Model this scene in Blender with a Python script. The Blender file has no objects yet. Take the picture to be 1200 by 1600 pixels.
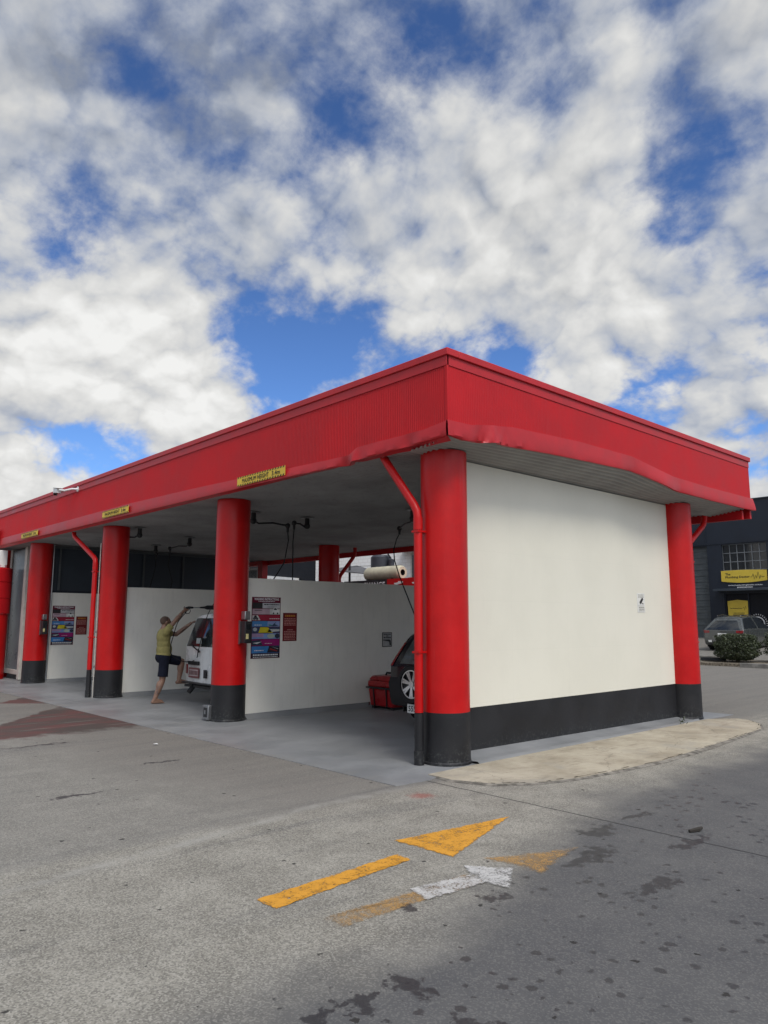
import bpy, bmesh, math, random
import numpy as np
from mathutils import Vector, Matrix

random.seed(7)
rng = np.random.default_rng(7)
sc = bpy.context.scene
COL = sc.collection

# ------------------------------------------------------------------ camera
cam_d = bpy.data.cameras.new('camera')
cam = bpy.data.objects.new('camera', cam_d)
COL.objects.link(cam)
_r = Vector((0.67453197, 0.73824361, 0.00173131))
_u = Vector((0.10679262, -0.0998962, 0.98925026))
_f = Vector((-0.73048064, 0.66709604, 0.14622215))
M = Matrix((_r, _u, -_f)).transposed().to_4x4()
M.translation = Vector((5.8022, -6.2458, 1.5545))
cam.matrix_world = M
cam_d.sensor_fit = 'VERTICAL'
cam_d.sensor_height = 36.0
cam_d.lens = 36.0 * 1150.8 / 1600.0
cam_d.clip_start = 0.05
cam_d.clip_end = 2000
sc.camera = cam
sc.render.resolution_x = 768
sc.render.resolution_y = 1024

# ------------------------------------------------------------------ light
SUN_EL = math.radians(54)
SUN_AZ = math.radians(109)          # clockwise from +Y
SUN = Vector((math.sin(SUN_AZ) * math.cos(SUN_EL), math.cos(SUN_AZ) * math.cos(SUN_EL), math.sin(SUN_EL)))
sun_d = bpy.data.lights.new('sun', 'SUN')
sun_d.energy = 1.85
sun_d.angle = math.radians(18)
sun_d.color = (1.0, 0.95, 0.87)
sun = bpy.data.objects.new('sun', sun_d)
COL.objects.link(sun)
sun.rotation_euler = (-SUN).to_track_quat('-Z', 'Y').to_euler()
sun.location = (20, -10, 30)
sc.view_settings.view_transform = 'Standard'
sc.view_settings.look = 'None'
sc.view_settings.gamma = 1
sc.view_settings.exposure = 0.15

# ------------------------------------------------------------------ node helpers
class NT:
    def __init__(s, tree):
        s.t = tree
        s.n = tree.nodes
        s.l = tree.links
    def put(s, sock, v):
        if isinstance(v, bpy.types.NodeSocket):
            s.l.new(v, sock)
        elif v is not None:
            if hasattr(sock, 'default_value'):
                dv = sock.default_value
                if hasattr(dv, '__len__') and not hasattr(v, '__len__'):
                    v = [v] * len(dv)
                if hasattr(dv, '__len__') and len(dv) == 4 and len(v) == 3:
                    v = tuple(v) + (1,)
                sock.default_value = v
    def math(s, op, a, b=None, c=None, clamp=False):
        n = s.n.new('ShaderNodeMath'); n.operation = op; n.use_clamp = clamp
        s.put(n.inputs[0], a); s.put(n.inputs[1], b); s.put(n.inputs[2], c)
        return n.outputs[0]
    def vmath(s, op, a, b=None, out=0):
        n = s.n.new('ShaderNodeVectorMath'); n.operation = op
        s.put(n.inputs[0], a); s.put(n.inputs[1], b)
        return n.outputs[out]
    def scale(s, v, k):
        n = s.n.new('ShaderNodeVectorMath'); n.operation = 'SCALE'
        s.put(n.inputs[0], v); s.put(n.inputs['Scale'], k)
        return n.outputs[0]
    def noise(s, vec, scale=5, detail=4, rough=0.5, dist=0.0, col=False):
        n = s.n.new('ShaderNodeTexNoise')
        s.put(n.inputs['Vector'], vec); s.put(n.inputs['Scale'], scale)
        s.put(n.inputs['Detail'], detail); s.put(n.inputs['Roughness'], rough); s.put(n.inputs['Distortion'], dist)
        return n.outputs['Color' if col else 'Fac']
    def voro(s, vec, scale=5, rand=1.0, feature='F1', out='Distance'):
        n = s.n.new('ShaderNodeTexVoronoi'); n.voronoi_dimensions = '2D'; n.feature = feature
        s.put(n.inputs['Vector'], vec); s.put(n.inputs['Scale'], scale); s.put(n.inputs['Randomness'], rand)
        return n.outputs[out]
    def smooth(s, v, a, b, lo=0.0, hi=1.0):
        n = s.n.new('ShaderNodeMapRange'); n.interpolation_type = 'SMOOTHSTEP'
        s.put(n.inputs[0], v); s.put(n.inputs[1], a); s.put(n.inputs[2], b); s.put(n.inputs[3], lo); s.put(n.inputs[4], hi)
        return n.outputs[0]
    def mix(s, fac, a, b, blend='MIX'):
        n = s.n.new('ShaderNodeMix'); n.data_type = 'RGBA'; n.blend_type = blend
        s.put(n.inputs[0], fac); s.put(n.inputs[6], a); s.put(n.inputs[7], b)
        return n.outputs[2]
    def sep(s, v):
        n = s.n.new('ShaderNodeSeparateXYZ'); s.put(n.inputs[0], v); return n.outputs
    def comb(s, x, y, z):
        n = s.n.new('ShaderNodeCombineXYZ')
        s.put(n.inputs[0], x); s.put(n.inputs[1], y); s.put(n.inputs[2], z); return n.outputs[0]
    def mapping(s, v, sc_=(1, 1, 1), loc=(0, 0, 0)):
        n = s.n.new('ShaderNodeMapping'); s.put(n.inputs[0], v)
        n.inputs['Scale'].default_value = sc_; n.inputs['Location'].default_value = loc
        return n.outputs[0]
    def bump(s, h, strength=0.3, dist=0.01):
        n = s.n.new('ShaderNodeBump'); s.put(n.inputs['Height'], h)
        n.inputs['Strength'].default_value = strength; n.inputs['Distance'].default_value = dist
        return n.outputs[0]

def mat_base(name):
    m = bpy.data.materials.new(name); m.use_nodes = True
    nt = NT(m.node_tree); nt.n.clear()
    out = nt.n.new('ShaderNodeOutputMaterial')
    b = nt.n.new('ShaderNodeBsdfPrincipled')
    nt.l.new(b.outputs[0], out.inputs[0])
    pos = nt.n.new('ShaderNodeNewGeometry').outputs['Position']
    return m, nt, b, pos, out

def simple(name, col, rough=0.5, spec=0.5, metal=0.0, var=0.12, vscale=3.0, bump=0.0, bscale=60, coat=0.0, dirt=0.0, trans=0.0):
    m, nt, b, pos, _ = mat_base(name)
    n = nt.noise(pos, vscale, 5, 0.6)
    c2 = tuple(max(0, c * (1 - var * 2)) for c in col)
    c3 = tuple(min(1, c * (1 + var)) for c in col)
    c = nt.mix(nt.smooth(n, 0.3, 0.7), c2, c3)
    if dirt:
        d = nt.noise(nt.mapping(pos, (7, 7, 1.2)), 1.5, 6, 0.65)
        c = nt.mix(nt.smooth(d, 0.5, 0.8, 0, dirt), c, (0.12, 0.10, 0.08))
    nt.put(b.inputs['Base Color'], c)
    nt.put(b.inputs['Roughness'], nt.smooth(n, 0.2, 0.8, max(0.02, rough - 0.07), min(1, rough + 0.07)))
    b.inputs['Specular IOR Level'].default_value = spec
    b.inputs['Metallic'].default_value = metal
    b.inputs['Coat Weight'].default_value = coat
    b.inputs['Transmission Weight'].default_value = trans
    if bump:
        nt.put(b.inputs['Normal'], nt.bump(nt.noise(pos, bscale, 4, 0.6), bump, 0.01))
    return m

# ------------------------------------------------------------------ world : Nishita sky with broken cloud
w = bpy.data.worlds.new('World'); sc.world = w; w.use_nodes = True
nt = NT(w.node_tree); nt.n.clear()
wout = nt.n.new('ShaderNodeOutputWorld'); bg = nt.n.new('ShaderNodeBackground'); nt.l.new(bg.outputs[0], wout.inputs[0])
sky = nt.n.new('ShaderNodeTexSky'); sky.sky_type = 'NISHITA'; sky.sun_disc = False
sky.sun_elevation = SUN_EL; sky.sun_rotation = SUN_AZ; sky.air_density = 1.0; sky.dust_density = 0.3; sky.ozone_density = 2.5
d0 = nt.n.new('ShaderNodeTexCoord').outputs['Generated']
dirn = nt.vmath('NORMALIZE', d0)
dx, dy, dz = nt.sep(dirn)
den = nt.math('MULTIPLY', nt.math('ADD', nt.math('MAXIMUM', dz, 0.0), 0.60), 0.74)
plane = nt.comb(nt.math('DIVIDE', dx, den), nt.math('DIVIDE', dy, den), 0.0)
SHIFT = (3.7, 1.9, 0.35)
p = nt.vmath('ADD', plane, SHIFT)
warp = nt.scale(nt.vmath('SUBTRACT', nt.noise(p, 2.2, 3, 0.5, col=True), (0.5, 0.5, 0.5)), 0.10)
pw = nt.vmath('ADD', p, warp)
def puffs(v):
    q = nt.vmath('ADD', v, nt.scale(nt.vmath('SUBTRACT', nt.noise(v, 9.0, 4, 0.55, col=True), (0.5, 0.5, 0.5)), 0.10))
    f = None
    for k, wgt in ((4.2, 0.50), (9.5, 0.30), (21.0, 0.17)):
        d = nt.voro(q, k, 1.0)
        d = nt.math('MULTIPLY', nt.math('SUBTRACT', 1.0, nt.math('MULTIPLY', d, d)), wgt)
        f = d if f is None else nt.math('ADD', f, d)
    return f
sxy = Vector((SUN.x, SUN.y, 0)).normalized() * 0.045
p1 = puffs(pw); p2 = puffs(nt.vmath('ADD', pw, tuple(sxy)))
n1 = nt.noise(pw, 3.4, 13, 0.60)
n1b = nt.noise(pw, 3.4, 5, 0.5)
n2 = nt.noise(nt.vmath('ADD', pw, tuple(sxy)), 3.4, 5, 0.5)
n3 = nt.noise(p, 1.5, 4, 0.5)
big = nt.noise(pw, 8.0, 10, 0.64)
GAPS = [  # direction, sharpness, weight (negative opens blue sky, positive builds cloud)
    ((-0.536, 0.57, 0.623), 200, -0.085), ((-0.635, 0.516, 0.575), 300, -0.09), ((-0.297, 0.781, 0.549), 260, -0.12),
    ((-0.429, 0.771, 0.471), 500, -0.13), ((-0.74, 0.273, 0.614), 400, -0.10), ((-0.763, 0.548, 0.343), 300, -0.24),
    ((-0.66, 0.659, 0.36), 350, -0.18), ((-0.72, 0.60, 0.35), 500, -0.14), ((-0.475, 0.833, 0.285), 300, -0.26), ((-0.907, 0.365, 0.209), 300, -0.20),
    ((-0.859, 0.263, 0.439), 700, -0.12), ((-0.709, 0.465, 0.529), 300, -0.12), ((-0.56, 0.74, 0.30), 500, -0.10),
    ((-0.37, 0.82, 0.44), 500, -0.12), ((-0.90, 0.21, 0.38), 600, -0.10),
    ((-0.728, 0.361, 0.582), 250, 0.07), ((-0.889, 0.327, 0.322), 60, 0.10), ((-0.533, 0.68, 0.504), 160, 0.10),
    ((-0.498, 0.787, 0.365), 110, 0.12), ((-0.291, 0.73, 0.619), 90, 0.08), ((-0.389, 0.892, 0.228), 300, 0.18),
    ((-0.86, 0.18, 0.48), 90, 0.06)]
bias = None
for g, k, a in GAPS:
    gv = Vector(g).normalized()
    dt = nt.math('MAXIMUM', nt.vmath('DOT_PRODUCT', dirn, tuple(gv), out=1), 0.0)
    t = nt.math('MULTIPLY', nt.math('POWER', dt, k), a)
    bias = t if bias is None else nt.math('ADD', bias, t)
low = nt.smooth(dz, 0.62, 0.25)
e = nt.math('ADD', nt.math('ADD', n1, bias), nt.math('MULTIPLY', nt.math('SUBTRACT', n3, 0.5), 0.10))
e = nt.math('ADD', e, nt.math('MULTIPLY', nt.math('SUBTRACT', big, 0.5), 0.26))
pk = nt.math('ADD', 0.20, nt.math('MULTIPLY', low, 0.20))
e = nt.math('ADD', e, nt.math('MULTIPLY', nt.math('SUBTRACT', p1, 0.78), pk))
mask = nt.smooth(e, 0.315, nt.math('SUBTRACT', 0.53, nt.math('MULTIPLY', low, 0.06)))
lit = nt.math('ADD', nt.math('MULTIPLY', nt.math('SUBTRACT', n1b, n2), 0.8), nt.math('MULTIPLY', nt.math('SUBTRACT', p1, p2), 0.48))
thick = nt.smooth(e, 0.45, 0.72)
bright = nt.math('ADD', nt.math("ADD", 0.405, lit), nt.math('MULTIPLY', nt.math('SUBTRACT', big, 0.5), 0.15))
bright = nt.math('ADD', bright, nt.math('MULTIPLY', nt.math('SUBTRACT', p1, 0.8), 0.24))
bright = nt.math('ADD', bright, nt.math('MULTIPLY', thick, 0.10))
bright = nt.math('ADD', bright, nt.math('MULTIPLY', low, 0.13))
for g, k, a in (((-0.889, 0.327, 0.322), 70, 0.10), ((-0.55, 0.76, 0.37), 60, 0.05), ((-0.53, 0.68, 0.50), 80, 0.05)):
    dt = nt.math('MAXIMUM', nt.vmath('DOT_PRODUCT', dirn, tuple(Vector(g).normalized()), out=1), 0.0)
    bright = nt.math('ADD', bright, nt.math('MULTIPLY', nt.math('POWER', dt, k), a))
bright = nt.math('MINIMUM', nt.math('MAXIMUM', nt.math('ADD', bright, 0.02), 0.29), 0.80)
veil = nt.mix(thick, (0.84, 0.95, 1.18), (0.98, 1.0, 1.02))
ccol = nt.mix(nt.smooth(bright, 0.30, 0.68), veil, (1.0, 1.0, 0.985))
cb = nt.scale(ccol, bright)
sd = nt.math('MAXIMUM', nt.vmath('DOT_PRODUCT', dirn, tuple(SUN), out=1), 0.0)
glow = nt.math('MULTIPLY', nt.math('POWER', sd, 5.0), 3.6)
cb = nt.scale(cb, nt.math('ADD', 1.0, glow))
SKY_STR = 0.1
blue = nt.mix(1.0, sky.outputs[0], (0.72, 1.0, 1.45), 'MULTIPLY')
blue = nt.scale(blue, nt.smooth(dz, 0.15, 0.6, 1.0, 0.72))
col = nt.mix(mask, blue, nt.scale(cb, 1 / SKY_STR))
col = nt.mix(nt.smooth(dz, -0.02, 0.02), (1.6, 1.6, 1.6), col)
nt.put(bg.inputs[0], col); bg.inputs[1].default_value = SKY_STR
w.cycles.sampling_method = 'MANUAL'; w.cycles.sample_map_resolution = 512

# ------------------------------------------------------------------ mesh builder
_txt = {}
def text_geo(s, bold=False):
    key = s
    if key not in _txt:
        cu = bpy.data.curves.new('t', 'FONT'); cu.body = s; cu.size = 1.0; cu.resolution_u = 2
        o = bpy.data.objects.new('t', cu); COL.objects.link(o)
        dg = bpy.context.evaluated_depsgraph_get()
        me = bpy.data.meshes.new_from_object(o.evaluated_get(dg))
        vs = [tuple(v.co) for v in me.vertices]; fs = [tuple(q.vertices) for q in me.polygons]
        bpy.data.objects.remove(o); bpy.data.curves.remove(cu); bpy.data.meshes.remove(me)
        _txt[key] = (vs, fs)
    return _txt[key]

class MB:
    def __init__(s):
        s.v = []; s.f = []; s.mi = []; s.mats = []
    def _m(s, m):
        if m not in s.mats: s.mats.append(m)
        return s.mats.index(m)
    def add(s, vs, fs, m):
        o = len(s.v); s.v.extend([tuple(map(float, q)) for q in vs]); k = s._m(m)
        for f in fs:
            s.f.append(tuple(i + o for i in f)); s.mi.append(k)
        return s
    def box(s, x0, x1, y0, y1, z0, z1, m):
        vs = [(x, y, z) for z in (z0, z1) for y in (y0, y1) for x in (x0, x1)]
        return s.add(vs, [(0, 2, 3, 1), (4, 5, 7, 6), (0, 1, 5, 4), (2, 6, 7, 3), (0, 4, 6, 2), (1, 3, 7, 5)], m)
    def obox(s, c, a, b, d, m):
        c, a, b, d = map(Vector, (c, a, b, d))
        vs = [c + a * i + b * j + d * k for k in (-1, 1) for j in (-1, 1) for i in (-1, 1)]
        fs = [(0, 2, 3, 1), (4, 5, 7, 6), (0, 1, 5, 4), (2, 6, 7, 3), (0, 4, 6, 2), (1, 3, 7, 5)]
        if a.cross(b).dot(d) < 0: fs = [f[::-1] for f in fs]
        return s.add(vs, fs, m)
    def cyl(s, p0, p1, r0, r1, m, n=24, caps=True):
        return s.tube([p0, p1], [r0, r1], m, n, caps)
    def tube(s, pts, r, m, n=8, caps=True):
        P = [Vector(q) for q in pts]; k = len(P)
        R = list(r) if hasattr(r, '__len__') else [r] * k
        vs = []; ref = None
        for i in range(k):
            t = (P[min(i + 1, k - 1)] - P[max(i - 1, 0)]).normalized()
            if ref is None:
                ref = Vector((0, 0, 1)) if abs(t.z) < 0.9 else Vector((1, 0, 0))
            a = (ref - t * ref.dot(t)).normalized(); b = t.cross(a); ref = a
            for j in range(n):
                an = 2 * math.pi * j / n
                vs.append(P[i] + a * math.cos(an) * R[i] + b * math.sin(an) * R[i])
        fs = [(i * n + j, i * n + (j + 1) % n, (i + 1) * n + (j + 1) % n, (i + 1) * n + j) for i in range(k - 1) for j in range(n)]
        if caps:
            fs.append(tuple(range(n - 1, -1, -1))); fs.append(tuple((k - 1) * n + j for j in range(n)))
        return s.add(vs, fs, m)
    def lathe(s, c, prof, m, n=32, axis='z', a0=0, a1=2 * math.pi):
        c = Vector(c); full = abs(a1 - a0 - 2 * math.pi) < 1e-6; cnt = n if full else n + 1
        vs = []
        for (r, z) in prof:
            for j in range(cnt):
                an = a0 + (a1 - a0) * j / n
                q = (r * math.cos(an), r * math.sin(an), z)
                if axis == 'y': q = (q[0], q[2], -q[1])
                if axis == 'x': q = (q[2], q[0], q[1])
                vs.append(c + Vector(q))
        fs = []
        for i in range(len(prof) - 1):
            for j in range(cnt if full else n):
                j2 = (j + 1) % cnt
                fs.append((i * cnt + j, i * cnt + j2, (i + 1) * cnt + j2, (i + 1) * cnt + j))
        return s.add(vs, fs, m)
    def ell(s, c, rx, ry, rz, m, nu=16, nv=10, rot=None):
        c = Vector(c); vs = [(0, 0, -1)]
        for i in range(1, nv):
            ph = -math.pi / 2 + math.pi * i / nv
            for j in range(nu):
                an = 2 * math.pi * j / nu
                vs.append((math.cos(ph) * math.cos(an), math.cos(ph) * math.sin(an), math.sin(ph)))
        vs.append((0, 0, 1))
        out = []
        for q in vs:
            q = Vector((q[0] * rx, q[1] * ry, q[2] * rz))
            if rot is not None: q = rot @ q
            out.append(c + q)
        fs = [(0, 1 + (j + 1) % nu, 1 + j) for j in range(nu)]
        for i in range(nv - 2):
            for j in range(nu):
                a = 1 + i * nu + j; b = 1 + i * nu + (j + 1) % nu
                fs.append((a, b, b + nu, a + nu))
        last = len(out) - 1; base = 1 + (nv - 2) * nu
        fs += [(base + j, base + (j + 1) % nu, last) for j in range(nu)]
        return s.add(out, fs, m)
    def caps(s, p0, p1, r0, r1, m, n=14):
        s.tube([p0, p1], [r0, r1], m, n); s.ell(p0, r0, r0, r0, m, n, 8); s.ell(p1, r1, r1, r1, m, n, 8); return s
    def poly(s, pts, m):
        return s.add(pts, [tuple(range(len(pts)))], m)
    def prism(s, pts, vec, m):
        vec = Vector(vec); n = len(pts); P = [Vector(q) for q in pts]; Q = [q + vec for q in P]
        fs = [tuple(range(n - 1, -1, -1)), tuple(range(n, 2 * n))] + [(i, (i + 1) % n, n + (i + 1) % n, n + i) for i in range(n)]
        return s.add(P + Q, fs, m)
    def grid(s, fn, nu, nv, m):
        vs = [fn(i / nu, j / nv) for j in range(nv + 1) for i in range(nu + 1)]
        W = nu + 1
        return s.add(vs, [(j * W + i, j * W + i + 1, (j + 1) * W + i + 1, (j + 1) * W + i) for j in range(nv) for i in range(nu)], m)
    def text(s, txt, c, right, up, size, m, width=None, align='C', fat=0):
        vs, fs = text_geo(txt)
        if not vs: return s
        xs = [q[0] for q in vs]; ys = [q[1] for q in vs]
        x0, x1, y0, y1 = min(xs), max(xs), min(ys), max(ys)
        k = size / (y1 - y0); kx = k if width is None else width / (x1 - x0)
        right = Vector(right); up = Vector(up); c = Vector(c)
        offx = (x0 + x1) / 2 if align == 'C' else x0
        offs = [(0, 0)] if not fat else [(0, 0), (fat, 0), (-fat, 0), (0, fat), (0, -fat)]
        nrm = right.cross(up)
        for t, (fx, fy) in enumerate(offs):
            s.add([c + right * ((q[0] - offx) * kx + fx) + up * ((q[1] - (y0 + y1) / 2) * k + fy) + nrm * (t * 0.0002) for q in vs], fs, m)
        return s
    def build(s, name, parent=None, smooth=35, bevel=0.0, remesh=0.0, weld=False, loc=None, sm_it=0):
        off = Vector((0, 0, 0))
        if parent is not None:
            q = parent
            while q is not None:
                off += q.location; q = q.parent
        elif loc is not None:
            off = Vector(loc)
        me = bpy.data.meshes.new(name)
        me.from_pydata([tuple(Vector(q) - off) for q in s.v], [], s.f)
        for m in s.mats: me.materials.append(m)
        me.polygons.foreach_set('material_index', s.mi)
        me.update()
        o = bpy.data.objects.new(name, me); COL.objects.link(o)
        if remesh:
            md = o.modifiers.new('r', 'REMESH'); md.mode = 'VOXEL'; md.voxel_size = remesh
            if sm_it:
                ms = o.modifiers.new('s', 'SMOOTH'); ms.iterations = sm_it; ms.factor = 0.5
            dg = bpy.context.evaluated_depsgraph_get()
            nm = bpy.data.meshes.new_from_object(o.evaluated_get(dg)); o.modifiers.clear()
            o.data = nm; bpy.data.meshes.remove(me); me = nm; me.name = name
            if not me.materials:
                me.materials.append(s.mats[0])
        if weld:
            bm = bmesh.new(); bm.from_mesh(me); bmesh.ops.remove_doubles(bm, verts=bm.verts, dist=1e-4)
            bmesh.ops.recalc_face_normals(bm, faces=bm.faces); bm.to_mesh(me); bm.free()
        if smooth:
            me.polygons.foreach_set('use_smooth', [True] * len(me.polygons))
            me.set_sharp_from_angle(angle=math.radians(smooth))
        if bevel:
            md = o.modifiers.new('b', 'BEVEL'); md.width = bevel; md.segments = 2; md.limit_method = 'ANGLE'; md.angle_limit = math.radians(50)
            md.harden_normals = False
        if parent is not None: o.parent = parent
        if loc is not None and parent is None: o.location = loc
        return o

def tag(o, label, cat, group=None, kind=None):
    o['label'] = label
    if cat: o['category'] = cat
    if group: o['group'] = group
    if kind: o['kind'] = kind
    return o

def thing(name, label, cat, loc, group=None):
    o = bpy.data.objects.new(name, None); COL.objects.link(o); o.location = loc; o.empty_display_size = 0.2
    return tag(o, label, cat, group)

def copy_tree(o, parent=None, delta=(0, 0, 0), **props):
    c = o.copy(); COL.objects.link(c)
    if parent is not None: c.parent = parent
    else: c.location = Vector(o.location) + Vector(delta)
    for ch in list(o.children): copy_tree(ch, c)
    for k, v in props.items(): c[k] = v
    return c

# ------------------------------------------------------------------ materials
def red_mat():
    m, nt, b, pos, _ = mat_base('red_paint')
    n = nt.noise(pos, 2.0, 5, 0.6)
    c = nt.mix(nt.smooth(n, 0.3, 0.7), (0.42, 0.004, 0.005), (0.52, 0.006, 0.006))
    st = nt.noise(nt.mapping(pos, (9, 9, 0.7)), 2.2, 5, 0.7)
    c = nt.mix(nt.smooth(st, 0.56, 0.80, 0, 0.30), c, (0.24, 0.02, 0.022))
    sc_ = nt.noise(nt.mapping(pos, (4, 4, 16)), 3.2, 6, 0.72)
    wear = nt.math('MULTIPLY', nt.smooth(sc_, 0.62, 0.72), nt.smooth(nt.noise(pos, 1.3, 3, 0.5), 0.42, 0.62))
    c = nt.mix(nt.math('MULTIPLY', wear, 0.40), c, (0.20, 0.03, 0.03))
    drip = nt.noise(nt.mapping(pos, (22, 22, 0.55)), 2.0, 5, 0.7)
    c = nt.mix(nt.smooth(drip, 0.60, 0.78, 0, 0.22), c, (0.50, 0.10, 0.09))
    nt.put(b.inputs['Base Color'], c)
    nt.put(b.inputs['Roughness'], nt.smooth(n, 0.3, 0.7, 0.30, 0.44))
    b.inputs['Specular IOR Level'].default_value = 0.32
    nt.put(b.inputs['Normal'], nt.bump(nt.noise(pos, 6, 4, 0.55), 0.12, 0.02))
    return m
RED = red_mat()
def metal_red():
    m, nt, b, pos, _ = mat_base('red_cladding_paint')
    n = nt.noise(pos, 1.4, 5, 0.6)
    c = nt.mix(nt.smooth(n, 0.3, 0.7), (0.41, 0.007, 0.011), (0.50, 0.009, 0.014))
    st = nt.noise(nt.mapping(pos, (14, 14, 0.6)), 2.0, 6, 0.72)
    c = nt.mix(nt.smooth(st, 0.52, 0.78, 0, 0.35), c, (0.44, 0.04, 0.045))
    ch = nt.math('MULTIPLY', nt.smooth(nt.noise(pos, 30, 5, 0.65), 0.66, 0.72), nt.smooth(nt.noise(pos, 1.7, 2, 0.5), 0.52, 0.62))
    c = nt.mix(nt.math('MULTIPLY', ch, 0.6), c, (0.16, 0.02, 0.025))
    nt.put(b.inputs['Base Color'], c)
    nt.put(b.inputs['Roughness'], nt.smooth(n, 0.3, 0.7, 0.42, 0.55))
    b.inputs['Specular IOR Level'].default_value = 0.25
    nt.put(b.inputs['Normal'], nt.bump(nt.noise(pos, 2.5, 4, 0.55), 0.10, 0.05))
    return m
CLAD = metal_red()
LIP = simple('red_trim_paint', (0.46, 0.016, 0.022), 0.42, 0.38, var=0.07, vscale=2.5, bump=0.06, bscale=7)
def black_mat():
    m, nt, b, pos, _ = mat_base('black_wall_paint')
    n = nt.noise(pos, 2.0, 5, 0.6); x, y, z = nt.sep(pos)
    c = nt.mix(nt.smooth(n, 0.3, 0.7), (0.009, 0.009, 0.0108), (0.016, 0.016, 0.018))
    sc_ = nt.noise(nt.mapping(pos, (3, 3, 14)), 3.0, 6, 0.7)
    c = nt.mix(nt.smooth(sc_, 0.62, 0.74, 0, 0.35), c, (0.10, 0.098, 0.095))
    sp = nt.noise(pos, 26, 5, 0.7)
    spl = nt.math('MULTIPLY', nt.smooth(sp, 0.50, 0.66), nt.smooth(nt.math('ADD', z, nt.math('MULTIPLY', nt.math('SUBTRACT', nt.noise(pos, 5, 5, 0.65), 0.5), 0.25)), 0.26, 0.04))
    c = nt.mix(nt.math('MULTIPLY', spl, 0.30), c, (0.15, 0.16, 0.145))
    nt.put(b.inputs['Base Color'], c); nt.put(b.inputs['Roughness'], nt.smooth(n, 0.3, 0.7, 0.40, 0.58))
    b.inputs['Specular IOR Level'].default_value = 0.4
    nt.put(b.inputs['Normal'], nt.bump(nt.noise(pos, 40, 4, 0.6), 0.06, 0.01))
    return m
BLACK = black_mat()
def white_wall():
    m, nt, b, pos, _ = mat_base('white_wall_paint')
    n = nt.noise(pos, 0.9, 6, 0.6)
    c = nt.mix(nt.smooth(n, 0.3, 0.7), (0.70, 0.672, 0.565), (0.74, 0.71, 0.60))
    st = nt.noise(nt.mapping(pos, (3, 3, 0.5)), 1.6, 7, 0.7)
    c = nt.mix(nt.smooth(st, 0.55, 0.85, 0, 0.13), c, (0.45, 0.42, 0.35))
    x, y, z = nt.sep(pos)
    # faint joints of the rendered block courses
    jz = nt.math('ABSOLUTE', nt.math('SUBTRACT', nt.math('FRACT', nt.math('DIVIDE', z, 0.6)), 0.5))
    jy = nt.math('ABSOLUTE', nt.math('SUBTRACT', nt.math('FRACT', nt.math('DIVIDE', y, 1.22)), 0.5))
    j = nt.math('MAXIMUM', nt.smooth(jz, 0.49, 0.5), nt.smooth(jy, 0.494, 0.5))
    c = nt.mix(nt.math('MULTIPLY', j, 0.06), c, (0.4, 0.38, 0.33))
    nt.put(b.inputs['Base Color'], c); b.inputs['Roughness'].default_value = 0.55
    h = nt.math('ADD', nt.math('MULTIPLY', nt.noise(pos, 5, 4, 0.6), 1.0), nt.math('MULTIPLY', j, -0.3))
    nt.put(b.inputs['Normal'], nt.bump(h, 0.10, 0.02))
    return m
WHITE = white_wall()
GALV = simple('soffit_sheet', (0.34, 0.335, 0.315), 0.5, 0.3, var=0.08, vscale=1.5, dirt=0.15)
CEIL = simple('ceiling_sheet', (0.33, 0.33, 0.33), 0.6, 0.3, var=0.12, vscale=1.0, dirt=0.4)
ROOFM = simple('roof_sheet', (0.35, 0.36, 0.37), 0.5)
NAVY = simple('navy_paint', (0.0105, 0.0155, 0.026), 0.5, 0.4, var=0.12, vscale=0.7)
NAVYI = simple('navy_panel', (0.036, 0.047, 0.062), 0.5, 0.4, var=0.12, vscale=0.7)
CREAM = simple('cream_frame', (0.55, 0.52, 0.46), 0.45, var=0.08)
GREYP = simple('grey_panel', (0.12, 0.145, 0.155), 0.3, 0.5, var=0.12, vscale=1.2)
GREYD = simple('roller_slat', (0.075, 0.085, 0.09), 0.5, 0.4, var=0.1)
RUBBER = simple('black_rubber', (0.009, 0.009, 0.010), 0.65, 0.3)
BLKPL = simple('black_plastic', (0.018, 0.018, 0.02), 0.45, 0.4)
STEEL = simple('dull_steel', (0.35, 0.36, 0.37), 0.35, metal=0.9, var=0.1)
CHROME = simple('bright_metal', (0.62, 0.62, 0.64), 0.22, metal=1.0, var=0.06)
WHITEP = simple('white_paint', (0.74, 0.74, 0.72), 0.35, 0.5, var=0.05, dirt=0.15)
YELLOW = simple('sign_yellow', (0.70, 0.48, 0.04), 0.5, var=0.05)
TXTK = simple('black_ink', (0.012, 0.012, 0.012), 0.6)
TXTW = simple('white_ink', (0.75, 0.75, 0.75), 0.6, var=0.03)
GLASS = simple('dark_glass', (0.012, 0.015, 0.018), 0.06, 0.6, var=0.05)
VGLASS = simple('tinted_glass', (0.03, 0.038, 0.042), 0.08, 0.6, var=0.3, vscale=2.2)

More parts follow.
